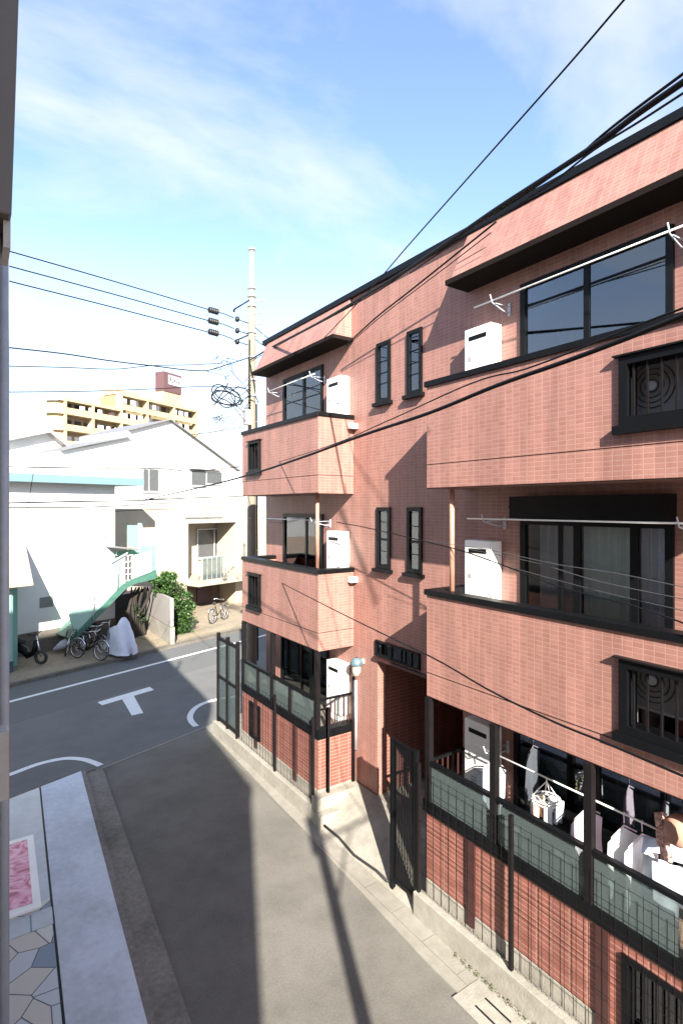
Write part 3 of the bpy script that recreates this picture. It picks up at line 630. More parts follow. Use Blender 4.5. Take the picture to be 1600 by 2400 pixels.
# ================================================================== fence along the alley
lw = MB(); lw.box(4.98, 5.11, -2.5, 5.62, -.05, .33); tag(lw.build('low_wall', 'concrete', bevel=.01), 'low pale concrete wall under the near stretch of fence', 'low wall')
lw = MB(); lw.box(4.98, 5.11, 8.30, 12.9, -.05, .30); tag(lw.build('low_wall', 'concrete', bevel=.01), 'low concrete wall at the foot of the far bay', 'low wall')
def fence(label, x, ys, z0, z1, step=.13, wx=None, cat='fence'):
    t = thing('mesh_fence', label, cat, (x, ys[0], z0))
    for y in ys: MB().box(x-.022, x+.022, y-.022, y+.022, z0, z1+.06).build('post', 'bar', t)
    for a, b in zip(ys[:-1], ys[1:]):
        a, b = sorted((a, b)); m = MB(); k = int((b-a)/step)
        for i in range(1, k): y = a+(b-a)*i/k; m.box(x-.002, x+.002, y-.002, y+.002, z0+.04, z1)
        for z in [z0+.06+ (z1-z0-.08)*j/7 for j in range(8)]: m.box(x-.0065, x-.0025, a+.028, b-.028, z-.0016, z+.0016)
        m.build('mesh_panel', 'bar', t)
    return t
fence('dark wire mesh fence with tall posts in front of the near lower wall', 5.04, [5.57, 4.05, 1.0], .331, zh(-3.50))
fence('dark wire mesh fence with tall posts in front of the far bay', 5.04, [8.31, 9.75, 11.60], .301, zh(-3.75))
t = fence('short dark mesh fence return beside the far bay side wall', 5.3, [8.22, 8.22001], .30, zh(-3.60))
# screened end fence
t = thing('screen_fence', 'grey screened fence panels at the street end of the pink building', 'fence', (5.1, 12.2, .3))
for y in (11.68, 12.25, 12.82): MB().box(5.06, 5.14, y-.03, y+.03, .301, zh(-3.05)).build('post', 'bar', t)
for a, b in ((11.71, 12.22), (12.28, 12.79)):
    m = MB(); m.box(5.07, 5.13, a, b, zh(-3.2), zh(-3.14)); m.box(5.07, 5.13, a, b, zh(-4.12), zh(-4.07)); m.box(5.07, 5.13, a, b, .36, .42); m.build('rail', 'bar', t)
    MB().box(5.095, 5.105, a, b, zh(-4.06), zh(-3.21)).build('panel', 'frost', t); MB().box(5.095, 5.105, a, b, .43, zh(-4.13)).build('panel', 'frost', t)
# dark gate
t = thing('slatted_gate', 'dark slatted gate screen standing before the passage between the bays', 'gate', (5.06, 5.9, .05))
for y in (5.64, 6.14): MB().box(5.03, 5.09, y-.03, y+.03, .04, zh(-3.30)).build('post', 'black', t)
m = MB()
for i in range(13): y = 5.69+i*.033; m.box(5.05, 5.062, y, y+.014, .22, zh(-3.35))
m.build('slats', 'black', t)
m = MB(); m.box(5.045, 5.075, 5.67, 6.11, .18, .22); m.box(5.045, 5.075, 5.67, 6.11, zh(-3.35), zh(-3.31)); m.build('frame', 'black', t)
# ================================================================== utility pole
PB = S(0, 0, 0); pp = onD(590, 1189, 15.5); PX, PY = pp.x, pp.y
t = thing('utility_pole', 'tall tapering concrete utility pole rising behind the far end of the pink building', 'utility pole', (PX, PY, 0))
zt = EYE+602*15.5/FOC
MB().tube([(PX, PY, 0), (PX, PY, 4), (PX, PY, 9), (PX, PY, 11.2)], [.15, .13, .105, .098], 20).build('shaft', 'pole', t)
MB().tube([(PX, PY, 11.2), (PX, PY, zt)], [.07, .055], 16).build('extension', 'white', t)
m = MB(); m.tube([(PX, PY, zt), (PX, PY, zt+.05)], .11, 12); m.build('cap', 'steel', t)
def pz(y): return EYE+(HORY-y)*15.5/FOC
for y in (678, 697, 720, 782, 840, 893, 930): MB().tube([(PX, PY, pz(y)), (PX, PY, pz(y)+.05)], .125, 16).build('band', 'steel', t)
m = MB()
for y in (700, 782): 
    p0 = Vector((PX, PY, pz(y))); p1 = onD(549, y+25 if y == 700 else y+18, 15.4); m.tube([p0, p1], .02, 8)
m.tube([onD(549, 725, 15.4), onD(548, 731, 15.4)], .03, 8)
m.build('stay_arm', 'black', t)
m = MB()
for k, (a, b) in enumerate(((700, .35), (728, .3), (753, .28), (780, .3))): m.tube([(PX, PY, pz(a)-.1), (PX+.25, PY-.35, pz(a)-.1)], .02, 6)
for i in range(9): m.tube([(PX-.2*(i % 2)+.1, PY-.17, 2.5+i*.9), (PX-.2*(i % 2)+.1, PY+.17, 2.5+i*.9)], .008, 5)
m.build('step_bolts', 'steel', t)
MB().box(PX-.32, PX-.14, PY-.30, PY-.12, pz(1000), pz(965)).build('junction_box', 'beigepanel', t, bevel=.01)
m = MB(); m.tube([(PX+.16, PY-.05, 1.2), (PX+.13, PY-.06, 6.0), (PX+.12, PY-.05, 8.4)], .022, 7); m.tube([(PX-.12, PY-.13, pz(965)), (PX-.13, PY-.12, pz(880)), (PX-.11, PY-.10, pz(800))], .018, 7); m.build('riser_cable', 'cable', t)
m = MB(); rq = random.Random(12)
for k in range(7): y_ = 880+14*k; m.tube([onD(588, y_, 15.3), onD(575-rq.random()*14, y_+10+rq.random()*14, 15.1), onD(560-rq.random()*30, y_+rq.uniform(-18, 20), 15.0)], .011, 5)
m.build('drop_loops', 'cable', t)
def strung(name, label, px, d0, d1, r, mat='cable', grp='overhead cables', seg=6, cat='cable', parent=None, sub=6):
    n = len(px); Ls = [0]
    for i in range(1, n): Ls.append(Ls[-1]+math.hypot(px[i][0]-px[i-1][0], px[i][1]-px[i-1][1]))
    pts = [onD(a, b, 1/((1/d0)+(1/d1-1/d0)*(l/Ls[-1]))) for (a, b), l in zip(px, Ls)]
    if n > 2: pts = smooth(pts, sub)
    o = MB().tube(pts, r, seg).build(name, mat, parent)
    return o if parent else tag(o, label, cat, grp)
# high voltage wires to the left
for lab, y0, y1 in (('uppermost', 590, 727), ('middle', 625, 753), ('lowest', 660, 780)):
    strung('power_line', lab+' of the three thin power lines running left from the pole', [(-80, y0-30), (27, y0), (260, y0+(y1-y0)*.49), (494, y1)], 9.6, 14.6, .012)
for k, (lab, y) in enumerate((('uppermost', 728), ('middle', 753), ('lowest', 779))):
    t = thing('insulator', lab+' black insulator string at the end of a power line left of the pole', 'insulator', onD(500, y, 14.6), 'insulator strings left of the pole')
    m = MB(); 
    q0, q1 = onD(491, y-2, 14.6), onD(524, y+7, 15.0); dq = (q1-q0)
    for i in range(5): c_ = q0+dq*(.02+i*.13); m.tube([c_-dq*.03, c_, c_+dq*.03], [.03, .085, .035], 10)
    m.build('discs', 'insul', t); m = MB(); m.tube([q0+dq*.5, q1, onD(548, y+17, 15.4)], .012, 6); 
    c_ = onD(556, y+ (0 if k else -2)+22, 15.4); m.tube([c_-dq*.08, c_-dq*.03, c_, c_+dq*.03], [.02, .08, .03, .08], 8); m.tube([c_, onD(583, y+30, 15.5)], .014, 6); m.build('clamp', 'insul', t)
# wires behind the pole down to the right
strung('power_line', 'short wire running right from the pole behind the far roof end', [(596, 766), (625, 790), (660, 812)], 15.5, 20, .012)
strung('power_line', 'lower short wire running right from the pole behind the far roof end', [(596, 793), (612, 806), (640, 822)], 15.5, 20, .012)
# long bundle above the roof
strung('cable_bundle', 'thick black cable bundle sweeping over the pink roof to the top right', [(584, 845), (640, 812), (740, 760), (860, 690), (960, 628), (1058, 562), (1164, 489), (1300, 402), (1409, 330), (1500, 262), (1640, 165)], 15.4, 2.9, .019)
strung('cable', 'second cable twisted along the thick bundle over the pink roof', [(584, 850), (660, 805), (860, 697), (960, 630), (1075, 552), (1200, 474), (1330, 385), (1409, 318), (1480, 262), (1640, 143)], 15.3, 2.9, .009)
strung('cable', 'loose cable hanging just under the thick roof bundle', [(960, 640), (1058, 574), (1164, 512), (1290, 430), (1390, 352), (1500, 283), (1640, 192)], 6.3, 2.9, .007)
strung('service_wire', 'brown service wire dropping from the bundle to the far eave corner', [(1162, 520), (1060, 602), (960, 682), (880, 745), (812, 808)], 7.0, 10.0, .013)
strung('service_wire', 'lower of the paired service wires to the far eave corner', [(1150, 545), (1050, 622), (960, 690), (880, 752), (812, 812)], 7.0, 10.0, .007)
strung('power_line', 'single thin wire crossing the blue sky to the top right corner', [(750, 802), (862, 684), (960, 571), (1160, 345), (1330, 153), (1461, 0), (1540, -90)], 10.2, 3.4, .008)
# bundle in front of the facade
strung('cable_bundle', 'thick black cable crossing in front of the pink facade from pole to right edge', [(335, 1172), (450, 1147), (570, 1117), (700, 1075), (850, 1020), (1005, 968), (1160, 905), (1330, 845), (1480, 788), (1660, 715)], 17, 2.5, .014)
strung('cable', 'thin cable looping just above the thick facade cable', [(570, 1108), (750, 1052), (900, 990), (1100, 900), (1230, 865), (1400, 800), (1520, 752), (1660, 700)], 15.2, 2.5, .006)
strung('cable', 'single dark cable sloping down across the lower pink facade', [(575, 1322), (690, 1382), (800, 1438), (900, 1487), (1020, 1545), (1150, 1620), (1300, 1693), (1420, 1742), (1640, 1836)], 15.2, 2.6, .007)
strung('cable', 'cable sloping across the near middle floor window', [(789, 1224), (860, 1237), (991, 1268), (1085, 1292), (1205, 1335), (1320, 1378), (1486, 1421), (1640, 1475)], 9.8, 4.6, .008)
strung('service_wire', 'fine upper wire crossing the near middle floor window', [(991, 1266), (1150, 1290), (1300, 1322), (1450, 1345), (1640, 1385)], 7.6, 4.6, .004, 'cablegrey')
strung('service_wire', 'fine middle wire crossing the near middle floor window', [(1085, 1285), (1250, 1318), (1400, 1362), (1640, 1412)], 7.0, 4.6, .004, 'cablegrey')
strung('service_wire', 'fine lowest wire crossing the near middle floor window', [(1205, 1332), (1400, 1385), (1640, 1440)], 6.6, 4.6, .004, 'cablegrey')
# communication cables to the left
L1 = [
 ('upper sagging cable from the left edge to the pole', [(-60, 806), (15, 814), (150, 829), (255, 845), (355, 857), (475, 869), (540, 852), (584, 838)], .014),
 ('second sagging cable crossing the upper one left of the pole', [(-60, 856), (15, 858), (150, 861), (270, 865), (355, 857), (450, 855), (520, 851)], .010),
 ('long straight cable above the apartment building roof', [(-60, 920), (15, 919), (200, 917), (370, 911), (470, 906), (560, 908)], .010),
 ('horizontal cable just above the teal fascia', [(-60, 1093), (15, 1094), (200, 1097), (370, 1098), (450, 1104), (560, 1094)], .014),
 ('thick horizontal cable below the teal fascia', [(-60, 1180), (15, 1179), (200, 1175), (330, 1173), (450, 1167), (575, 1163)], .016),
 ('double horizontal cable crossing the white wall', [(-60, 1189), (15, 1189), (180, 1189), (290, 1185), (380, 1180), (480, 1179), (575, 1175)], .013),
 ('lowest loose cable crossing the white wall', [(-60, 1203), (15, 1206), (62, 1208), (180, 1202), (275, 1198), (400, 1193), (575, 1190)], .008),
 ('faint cable hanging left of the cream house', [(350, 1170), (440, 1162), (500, 1148), (570, 1130)], .009)]
for lab, px, r in L1: strung('cable', lab, px, 10.2, 15.4, r)
strung('service_wire', 'short steep wire tie hanging between two cables on the left', [(81, 1095), (72, 1150), (62, 1208)], 11, 11, .006)
strung('service_wire', 'thin wire running down from the pole over the white houses', [(600, 915), (520, 972), (450, 1030), (395, 1078)], 15.4, 19, .007)
strung('service_wire', 'second thin wire fanning down from the pole to the houses', [(600, 930), (560, 975), (520, 1008), (450, 1018)], 15.4, 19, .007)
strung('service_wire', 'wire running from the gable to the pole', [(448, 1020), (500, 1012), (575, 1000)], 19, 15.4, .008)
strung('service_wire', 'dark wire following the gable slope behind the pole', [(396, 985), (470, 1035), (532, 1085)], 24, 23, .012)
# cable coil
t = thing('cable_coil', 'loose coil of black cable hanging left of the utility pole', 'cable coil', onD(530, 930, 15.2))
m = MB()
for k in range(4):
    c_ = (530+6*math.sin(k*2), 930+4*math.cos(k*3)); pts = []
    for q in range(19):
        a = q*2*math.pi/18; wob = 1+.22*math.sin(a*2+k*1.9)+.1*math.sin(a*3+k); tl_ = k*.8; ca_, sa_ = (34-k*2)*wob*math.cos(a), (16+4*k)*wob*math.sin(a); pts.append(onD(c_[0]+ca_*math.cos(tl_)-sa_*math.sin(tl_), c_[1]+ca_*math.sin(tl_)*.7+sa_*math.cos(tl_), 15.2+.1*k))
    m.tube(pts, .017, 6, False)
for (a, b, c, d) in ((500, 950, 560, 905), (520, 905, 555, 955), (535, 898, 505, 945), (560, 908, 585, 925), (585, 925, 606, 945)): m.tube([onD(a, b, 15.2), onD((a+c)/2+4, (b+d)/2-5, 15.25), onD(c, d, 15.3)], .014, 6)
m.build('loops', 'cable', t)
m = MB(); rr = random.Random(3)
for k in range(16):
    a = rr.uniform(490, 545); b = rr.uniform(838, 880); m.tube([onD(a, b, 15.2), onD(a+rr.uniform(-14, 18), b+rr.uniform(-8, 12), 15.2), onD(a+rr.uniform(-20, 28), b+rr.uniform(-4, 16), 15.2)], .007, 5)
for k in range(14):
    a = rr.uniform(500, 530); b = rr.uniform(975, 1000); m.tube([onD(a, b, 15.2), onD(a+rr.uniform(-8, 10), b+rr.uniform(-10, 10), 15.2), onD(a+rr.uniform(-22, 28), b+rr.uniform(-14, 16), 15.2)], .007, 5)
m.build('loose_ends', 'cable', t)
# pole behind the viewpoint whose shadow falls across the alley
t = thing('utility_pole', 'concrete utility pole standing behind the viewpoint at the alley edge', 'utility pole', (.58, -2.0, 0))
MB().tube([(.58, -2, 0), (.58, -2, 4), (.58, -2, 6.95)], [.10, .09, .08], 20).build('shaft', 'pole', t)
m = MB(); m.tube([(.58, -2, 6.15), (1.55, -2.1, 6.3)], .03, 8); m.tube([(.58, -2, 5.2), (1.1, -2.1, 6.2)], .02, 8); m.build('crossarm', 'steel', t)
m = MB(); m.tube([(.52, -1.88, 5.9), (.52, -1.88, 6.5)], .05, 10); m.build('junction_tube', 'steel', t)
strung('cable', 'x', [(0, 0), (1, 1)], 1, 1, .001) if False else None
# ================================================================== building of the viewpoint (left edge, casts the big shade)
t = thing('residential_block', 'building at the left edge with brown case and downpipe beside the forecourt', 'apartment building', (-2, 3, 0))
roof = [(-1.53, -4.3), (-1.25, -1.1), (-.5, .5), (.05, 8.8), (.18, 11.3), (-9, 8.2), (-9, -4.3)]
MB().prism([(a, b, 8.8) for a, b in roof], (0, 0, .2)).build('roof', 'beigepanel', t)
wl_ = [(a-.35, b) for a, b in roof[:5]]+[(-8.8, 7.9), (-8.8, -4.25)]
wl_[0] = (-1.56, -4.28)
MB().prism([(a, b, 2.9) for a, b in wl_], (0, 0, 5.9)).build('wall', 'cream', t)
MB().prism([(a-.4, b-.1, .15) for a, b in wl_], (0, 0, 2.75)).build('shopfront_wall', 'cream', t)
# case, bracket and downpipe near the left edge
p0 = onY(28, 505, 3.0); p1 = onY(31, 0, 3.0)
m = MB(); m.prism([(p0.x-.6, 3.0, p0.z), (p0.x, 3.0, p0.z), (p0.x+.01, 3.0, 7.2), (p0.x+.035, 3.0, 8.1), (p0.x-.6, 3.0, 8.1)], (0, .5, 0)); m.build('shutter_case', 'brownpanel', t, bevel=.01)
p2 = onY(26, 580, 3.05); m = MB(); m.box(p2.x-.03, p2.x, 3.06, 3.3, p2.z, p0.z-.002); m.box(p2.x-.3, p2.x-.045, 3.06, 3.3, p2.z+.03, p0.z-.002); m.build('bracket_plate', 'beigepanel', t)
q = onY(11, 600, 5.6); m = MB(); m.tube([(q.x, 5.6, .15), (q.x, 5.6, 9-.2)], .038, 14); m.build('downpipe', 'greypipe', t)
q2 = onY(9, 1900, 4.6); m = MB(); zz = onY(9, 1715, 4.6).z; m.box(q2.x-.10, q2.x+.035, 4.6, 4.75, onY(9, 1880, 4.6).z, zz); m.build('meter_cover', 'beigepanel', t, bevel=.012)
# ================================================================== houses across the street
NA = 21.3
sR = sOf(onN(270, 1189, NA)); zA = onN(270, 1136, NA).z
A = thing('white_house', 'large blank white rendered house with a teal roof fascia across the street', 'house', S(sR-5, NA, .1))
MB().sbox(sR-16, sR, NA, NA+7, .9, zA).build('wall', 'whitewall', A)
MB().sbox(sR-16, sR-.02, NA-.06, NA+7, .08, .9).build('plinth', 'concrete_dk', A)
f0 = onN(10, 1107, NA-.5).z; f1 = onN(10, 1127, NA-.5).z
MB().sbox(sR-16, sOf(onN(338, 1120, NA-.5)), NA-.5, NA+7, f1, f0).build('roof_fascia', 'teal', A)
a_ = onN(94, 1401, NA-.01); b_ = onN(125, 1421, NA-.01); MB().sbox(sOf(a_), sOf(b_), NA-.02, NA-.001, b_.z, a_.z).build('vent_panel', 'acgrey', A)
ve = MB()
for (x, y) in ((248, 1256), (183, 1325), (156, 1365)):
    c_ = onN(x, y, NA-.03); ve.sbox(sOf(c_)-.07, sOf(c_)+.07, NA-.06, NA-.001, c_.z-.04, c_.z+.03)
ve.build('vent_cap', 'whitewall', A)
# annex with awning and teal door at the far left
NB = 19.5
an = thing('annex', 'small annex with teal door, beige awning and navy plinth at the left edge', 'annex', S(-6, NB, .1))
sD = sOf(onN(31, 1500, NB)); sE = sOf(onN(42, 1500, NB+.6))
zT = onN(20, 1372, NB).z
MB().sbox(sD-3, sD, NB, NB+1.7, .45, zT).build('wall', 'doorteal', an); MB().sbox(sD-3, sD+.01, NB-.02, NB+1.7, .08, .45).build('plinth', 'plinth', an)
MB().sbox(sD+.001, sE, NB+.6, NB+1.7, .1, zT).build('side_frame', 'mint', an)
MB().sbox(sD-1.1, sD-.06, NB-.045, NB-.002, .5, zT-.2).build('door', 'doorteal', an)
MB().sbox(sD-.35, sD-.12, NB-.07, NB-.046, 1.95, 1.98).build('door_handle', 'black', an)
p = [onN(8, 1279, NA-.05), onN(60, 1279, NA-.05), onN(79, 1372, NB-.4), onN(0, 1378, NB-.4)]
p[0] = S(sD-3, NA-.05, p[1].z); p[3] = S(sD-3, NB-.4, p[2].z)
MB().prism(p, (0, 0, .05)).build('awning', 'awning', an)
# cream house with a recessed balcony
NE = 23.2
sa, sb, sc1 = sR+.02, sOf(onN(438, 1200, NE)), 24.0
C = thing('cream_house', 'cream rendered house with a recessed balcony and dark carport below', 'house', S(sb, NE, .1))
zE = onN(438, 1192, NE).z; z1 = onN(442, 1227, NE).z; z2 = onN(442, 1358, NE).z; z3 = onN(442, 1372, NE).z
sq = sOf(onN(552, 1300, NE))
sp = sOf(onN(395, 1300, NE)) 
m = MB(); m.sbox(sa, sb, NE, NE+6, .1, zE); m.sbox(sb, 30, NE+.001, NE+6, z1, zE); m.sbox(sq, 30, NE+.001, NE+6, .1, z1); m.sbox(sb, sq, NE+1.6, NE+6, z2-.1, z1-.002); m.build('wall', 'cream', C)
MB().sbox(sb+.01, sq-.01, NE+1.3, NE+1.6, .12, z2-.12).build('carport_wall', 'brownwall', C)
MB().sbox(sb+.01, sq+1.5, NE-.9, NE+1.6, z3, z2).build('balcony_slab', 'cream', C)
m = MB(); pa, pb = onN(463, 1242, NE+1.58), onN(525, 1303, NE+1.58); m.sbox(sOf(pa), sOf(pb), NE+1.55, NE+1.59, pb.z, pa.z); W_ = m.build('window', 'glassgrey', C)
m = MB(); sm_ = (sOf(pa)+sOf(pb))/2+.2; m.sbox(sOf(pa)-.06, sOf(pa), NE+1.52, NE+1.59, pb.z, pa.z); m.sbox(sOf(pb), sOf(pb)+.06, NE+1.52, NE+1.59, pb.z, pa.z); m.sbox(sOf(pa)-.06, sOf(pb)+.06, NE+1.50, NE+1.549, pa.z, pa.z+.05); m.sbox(sm_-.03, sm_+.03, NE+1.52, NE+1.548, pb.z, pa.z); m.sbox(sOf(pa), sOf(pb), NE+1.50, NE+1.549, pb.z-.08, pb.z-.001); m.build('frame', 'whitewall', W_)
pa, pb = onN(474, 1308, NE-.85), onN(522, 1348, NE-.85)
m = MB(); m.sbox(sOf(pa), sOf(pb), NE-.86, NE-.84, z2+.05, pa.z); R_ = m.build('balcony_rail', 'frost', C)
m = MB(); m.sbox(sOf(pa)-.3, sOf(pb)+.8, NE-.88, NE-.83, pa.z, pa.z+.05)
for k in range(9): s_ = sOf(pa)-.3+k*(sOf(pb)-sOf(pa)+1.1)/8; m.sbox(s_-.015, s_+.015, NE-.875, NE-.835, z2, pa.z)
m.build('rail_bar', 'steel', R_)
MB().sbox(sOf(onN(455, 1400, NE+1.5)), sOf(onN(490, 1400, NE+1.5)), NE+1.24, NE+1.29, .13, z3-.2).build('door', 'maroon', C)
pa, pb = onN(512, 1372, NE+1.5), onN(537, 1398, NE+1.5); MB().sbox(sOf(pa), sOf(pb), NE+1.24, NE+1.29, pb.z-.2, pa.z).build('window', 'dark', C)
m = MB(); m.sbox(sb-.03, sb+.05, NE-.06, NE-.001, 1.5, z1+.02); m.sbox(sb+.05, sq, NE-.06, NE-.001, z1, z1+.05); m.build('opening_trim', 'beigepanel', C)
MB().sbox(sOf(onN(434, 1213, NE)), sOf(onN(520, 1213, NE)), NE-.05, NE-.001, onN(434, 1215, NE).z, onN(434, 1212, NE).z).build('trim_line', 'acgrey', C)
# white gabled house behind
NF = 27.0
Wh = thing('gabled_house', 'white house with a wide pale gable roof behind the cream house', 'house', S(6, NF, .1))
pk_, lf, rt = onN(396, 985, NF), onN(206, 1046, NF), onN(552, 1100, NF)
g0 = S(sOf(lf)-1, NF, onN(206, 1108, NF).z)
shp = [S(sOf(lf)-1.4, NF, 3.6), S(26, NF, 3.6), S(26, NF, rt.z-2.0), rt, pk_, onN(300, 1009, NF), onN(300, 1025, NF), lf, S(sOf(lf)-1.4, NF, lf.z-.35)]
MB().prism(shp, N2*5).build('wall', 'whitewall', Wh)
m = MB(); th = Vector((0, 0, .05)); of = -N2*.25
for a, b in ((pk_+(pk_-rt)*.0, rt+(rt-pk_)*.05), (onN(300, 1009, NF), pk_), (lf-V2*1.4-Vector((0, 0, .35)), onN(300, 1025, NF))): m.prism([a+of+th*.1, b+of+th*.1, b+of+th, a+of+th], N2*5.3)
m.build('roof_edge', 'acgrey', Wh)
for (x0, y0, x1, y1, dk) in ((349, 1099, 371, 1151, 1), (335, 1099, 349, 1151, 0), (448, 1102, 482, 1138, 1), (484, 1108, 520, 1134, 0)):
    pa, pb = onN(x0, y0, NF-.05), onN(x1, y1, NF-.05); o = MB().sbox(sOf(pa), sOf(pb), NF-.06, NF-.001, pb.z, pa.z).build('window', 'glassgrey', Wh)
    m = MB(); m.sbox(sOf(pa)-.05, sOf(pb)+.05, NF-.1, NF-.061, pb.z-.1, pb.z); m.sbox(sOf(pa)-.03, sOf(pa)+.02, NF-.09, NF-.061, pb.z-.03, pa.z); m.build('frame', 'steel', o)
pa, pb = onN(446, 1098, NF-.2), onN(520, 1103, NF-.2); MB().sbox(sOf(pa), sOf(pb), NF-.3, NF-.001, pb.z, pa.z).build('window_hood', 'black', Wh)
# far left gable
NG = 31
G1 = thing('pale_roof_house', 'pale roofed house with a shallow gable behind the white house at left', 'house', S(-4, NG, .1))
pk2 = onN(108, 1015, NG); l2 = onN(-120, 1060, NG); r2 = onN(212, 1100, NG)
MB().prism([Vector((l2.x, l2.y, 1)), Vector((r2.x, r2.y, 1)), r2, pk2, l2], N2*6).build('wall', 'whitewall', G1)
m = MB(); 
for a, b in ((l2, pk2), (pk2, r2+(r2-pk2)*.02)): m.prism([a-N2*.5, b-N2*.5, b-N2*.5+Vector((0, 0, .22)), a-N2*.5+Vector((0, 0, .22))], N2*6.6)
m.build('roof', 'beigepanel', G1)
pa, pb = onN(109, 1095, NG-1), onN(165, 1109, NG-1); MB().sbox(sOf(pa), sOf(pb), NG-1, NG-.02, pb.z, pa.z).build('dormer', 'dark', G1)
# external stair
SN = 20.0
def sP(px, py, n=SN): return onN(px, py, n)
ST_ = thing('outdoor_stair', 'pale mint outdoor staircase climbing to a green landing beside the white house', 'staircase', S(sOf(sP(250, 1400)), SN, .1))
def ppoly(name, mat, pts, n=SN, th=.06, parent=ST_): return MB().prism([sP(a, b, n) for a, b in pts], N2*th).build(name, mat, parent)
ppoly('side_panel', 'mintpale', [(163, 1441), (262, 1312), (292, 1302), (292, 1378), (178, 1492)])
ppoly('landing_panel', 'whitewall', [(312, 1302), (356, 1292), (356, 1346), (312, 1364)])
ppoly('stringer', 'green', [(366, 1336), (366, 1357), (318, 1368), (296, 1380), (176, 1503), (168, 1496), (288, 1370), (314, 1356)], SN-.04, 1.2)
# perforated block screen: a lattice with square openings
m = MB(); x0, x1, yA, yB = 293, 311, 1303, 1366
for k in range(3): c_ = sP(x0+(x1-x0)*k/2, 1330); m.prism([sP(x0+9*k-1.1, yA-1), sP(x0+9*k+1.1, yA-2), sP(x0+9*k+1.1, yB), sP(x0+9*k-1.1, yB+1)], N2*.08)
for k in range(5): y = yA+14.6*k; m.prism([sP(x0-1, y-1), sP(x1+1, y-3), sP(x1+1, y-1), sP(x0-1, y+1)], N2*.075)
m.build('block_screen', 'whitewall', ST_)
ppoly('screen_back', 'black', [(293, 1306), (311, 1302), (311, 1362), (293, 1366)], SN+.10, .03)
ppoly('handrail', 'steel', [(262, 1316), (300, 1294), (300, 1298), (262, 1321)], SN-.06, .04)
ppoly('end_screen', 'mint', [(358, 1282), (366, 1276), (366, 1352), (358, 1354)], SN, .9)
ppoly('landing_wall', 'mint', [(274, 1302), (276, 1292), (330, 1286), (352, 1290), (352, 1300), (300, 1304)], SN+1.1, .1)
ppoly('fin_panel', 'mintpale', [(326, 1226), (332, 1226), (340, 1250), (348, 1290), (326, 1296)], SN+.9, .08)
ppoly('door', 'mint', [(301, 1231), (326, 1231), (326, 1284), (301, 1278)], SN+1.4, .08)
ppoly('landing_floor', 'acgrey', [(270, 1280), (326, 1286), (326, 1290), (270, 1284)], SN+.6, 1.0)
rs = MB()
for x, y in ((276, 1316), (219, 1395)): rs.tube([sP(x, y+66, SN-.08), sP(x+2, y, SN-.08)], .02, 6)
rs.build('rail_post', 'steel', ST_)
# canopy over the landing
# garden wall
ga, gb = onZ(399, 1512, .1), onZ(336, 1470, .1)
gw = thing('garden_wall', 'grey panelled garden wall beside the shrub, concrete base below', 'garden wall', ga)
ztop = EYE-214*(ga.x*SA+ga.y*CA)/FOC
def gq(z0, z1, name, mat, off=0):
    d_ = Vector((gb.y-ga.y, ga.x-gb.x, 0)).normalized()*.14
    return MB().prism([Vector((ga.x, ga.y, z0)), Vector((gb.x, gb.y, z0)), Vector((gb.x, gb.y, z1)), Vector((ga.x, ga.y, z1))], d_*(1+off)).build(name, mat, gw)
gq(.05, .78, 'base', 'concrete', .3); gq(.82, ztop, 'panel', 'beigepanel')
# shrub and trunk
def leafmass(name, mat, parent, cen, rad, n, size, seed=1, sq=None):
    r_ = random.Random(seed); m = MB()
    for i in range(n):
        cl = r_.choice(cen); v = Vector((r_.gauss(0, 1), r_.gauss(0, 1), r_.gauss(0, 1))).normalized()*(r_.random()**.45)
        p = Vector(cl[:3])+Vector((v.x*cl[3], v.y*cl[3], v.z*cl[3]*.85)); s_ = size*r_.uniform(.6, 1.4)
        a = Vector((r_.uniform(-1, 1), r_.uniform(-1, 1), r_.uniform(-.5, .5))).normalized()*s_; b = a.cross(Vector((r_.uniform(-1, 1), r_.uniform(-1, 1), 1))).normalized()*s_*.5
        m.face([p-a, p+b, p+a, p-b])
    return m.build(name, mat, parent)
tc_ = onZ(425, 1500, .1); tc_ = S(sOf(tc_), 19.9, .1)
sh = thing('shrub', 'dense glossy green shrub between the garden wall and the carport', 'shrub', tc_)
def at(px, py, n): p = onN(px, py, n); return p
cen = []
for (x, y, r_) in ((398, 1368, .38), (415, 1380, .42), (430, 1398, .42), (412, 1410, .40), (438, 1430, .44), (418, 1440, .45), (440, 1455, .40), (415, 1470, .45), (435, 1480, .35), (420, 1492, .36), (390, 1385, .3), (405, 1350, .22), (448, 1420, .25), (380, 1362, .25)):
    p = at(x, y, 19.6); cen.append((p.x, p.y, p.z, r_)); q_ = p+N2*.5; cen.append((q_.x, q_.y, q_.z, r_))
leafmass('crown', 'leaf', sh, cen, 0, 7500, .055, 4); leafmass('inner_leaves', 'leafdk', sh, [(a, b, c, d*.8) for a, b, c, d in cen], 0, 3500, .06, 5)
m = MB(); pb_ = at(425, 1500, 19.9); m.tube([Vector((pb_.x, pb_.y, .1)), at(420, 1440, 19.9), at(410, 1380, 19.9)], [.06, .05, .03], 8)
m.build('stem', 'bark', sh)
m = MB(); rr = random.Random(9)
tr = thing('bare_tree', 'dark twisting bare tree trunks under the stair landing', 'tree', Vector((at(318, 1470, 20.6).x, at(318, 1470, 20.6).y, .1)))
for k in range(7):
    x = 308+k*5; m.tube([Vector((at(x, 1470, 20.6).x, at(x, 1470, 20.6).y, .1)), at(x-6+rr.uniform(-6, 6), 1430, 20.6+.1*k), at(x+rr.uniform(-5, 10), 1400, 20.7), at(x+rr.uniform(-2, 16), 1376, 20.6)], [.09, .07, .05, .03], 7)
m.tube([at(325, 1440, 20.4), at(344, 1412, 20.2), at(352, 1392, 20.1), at(352, 1375, 20)], [.06, .05, .04, .03], 7)
m.build('trunk', 'bark', tr)
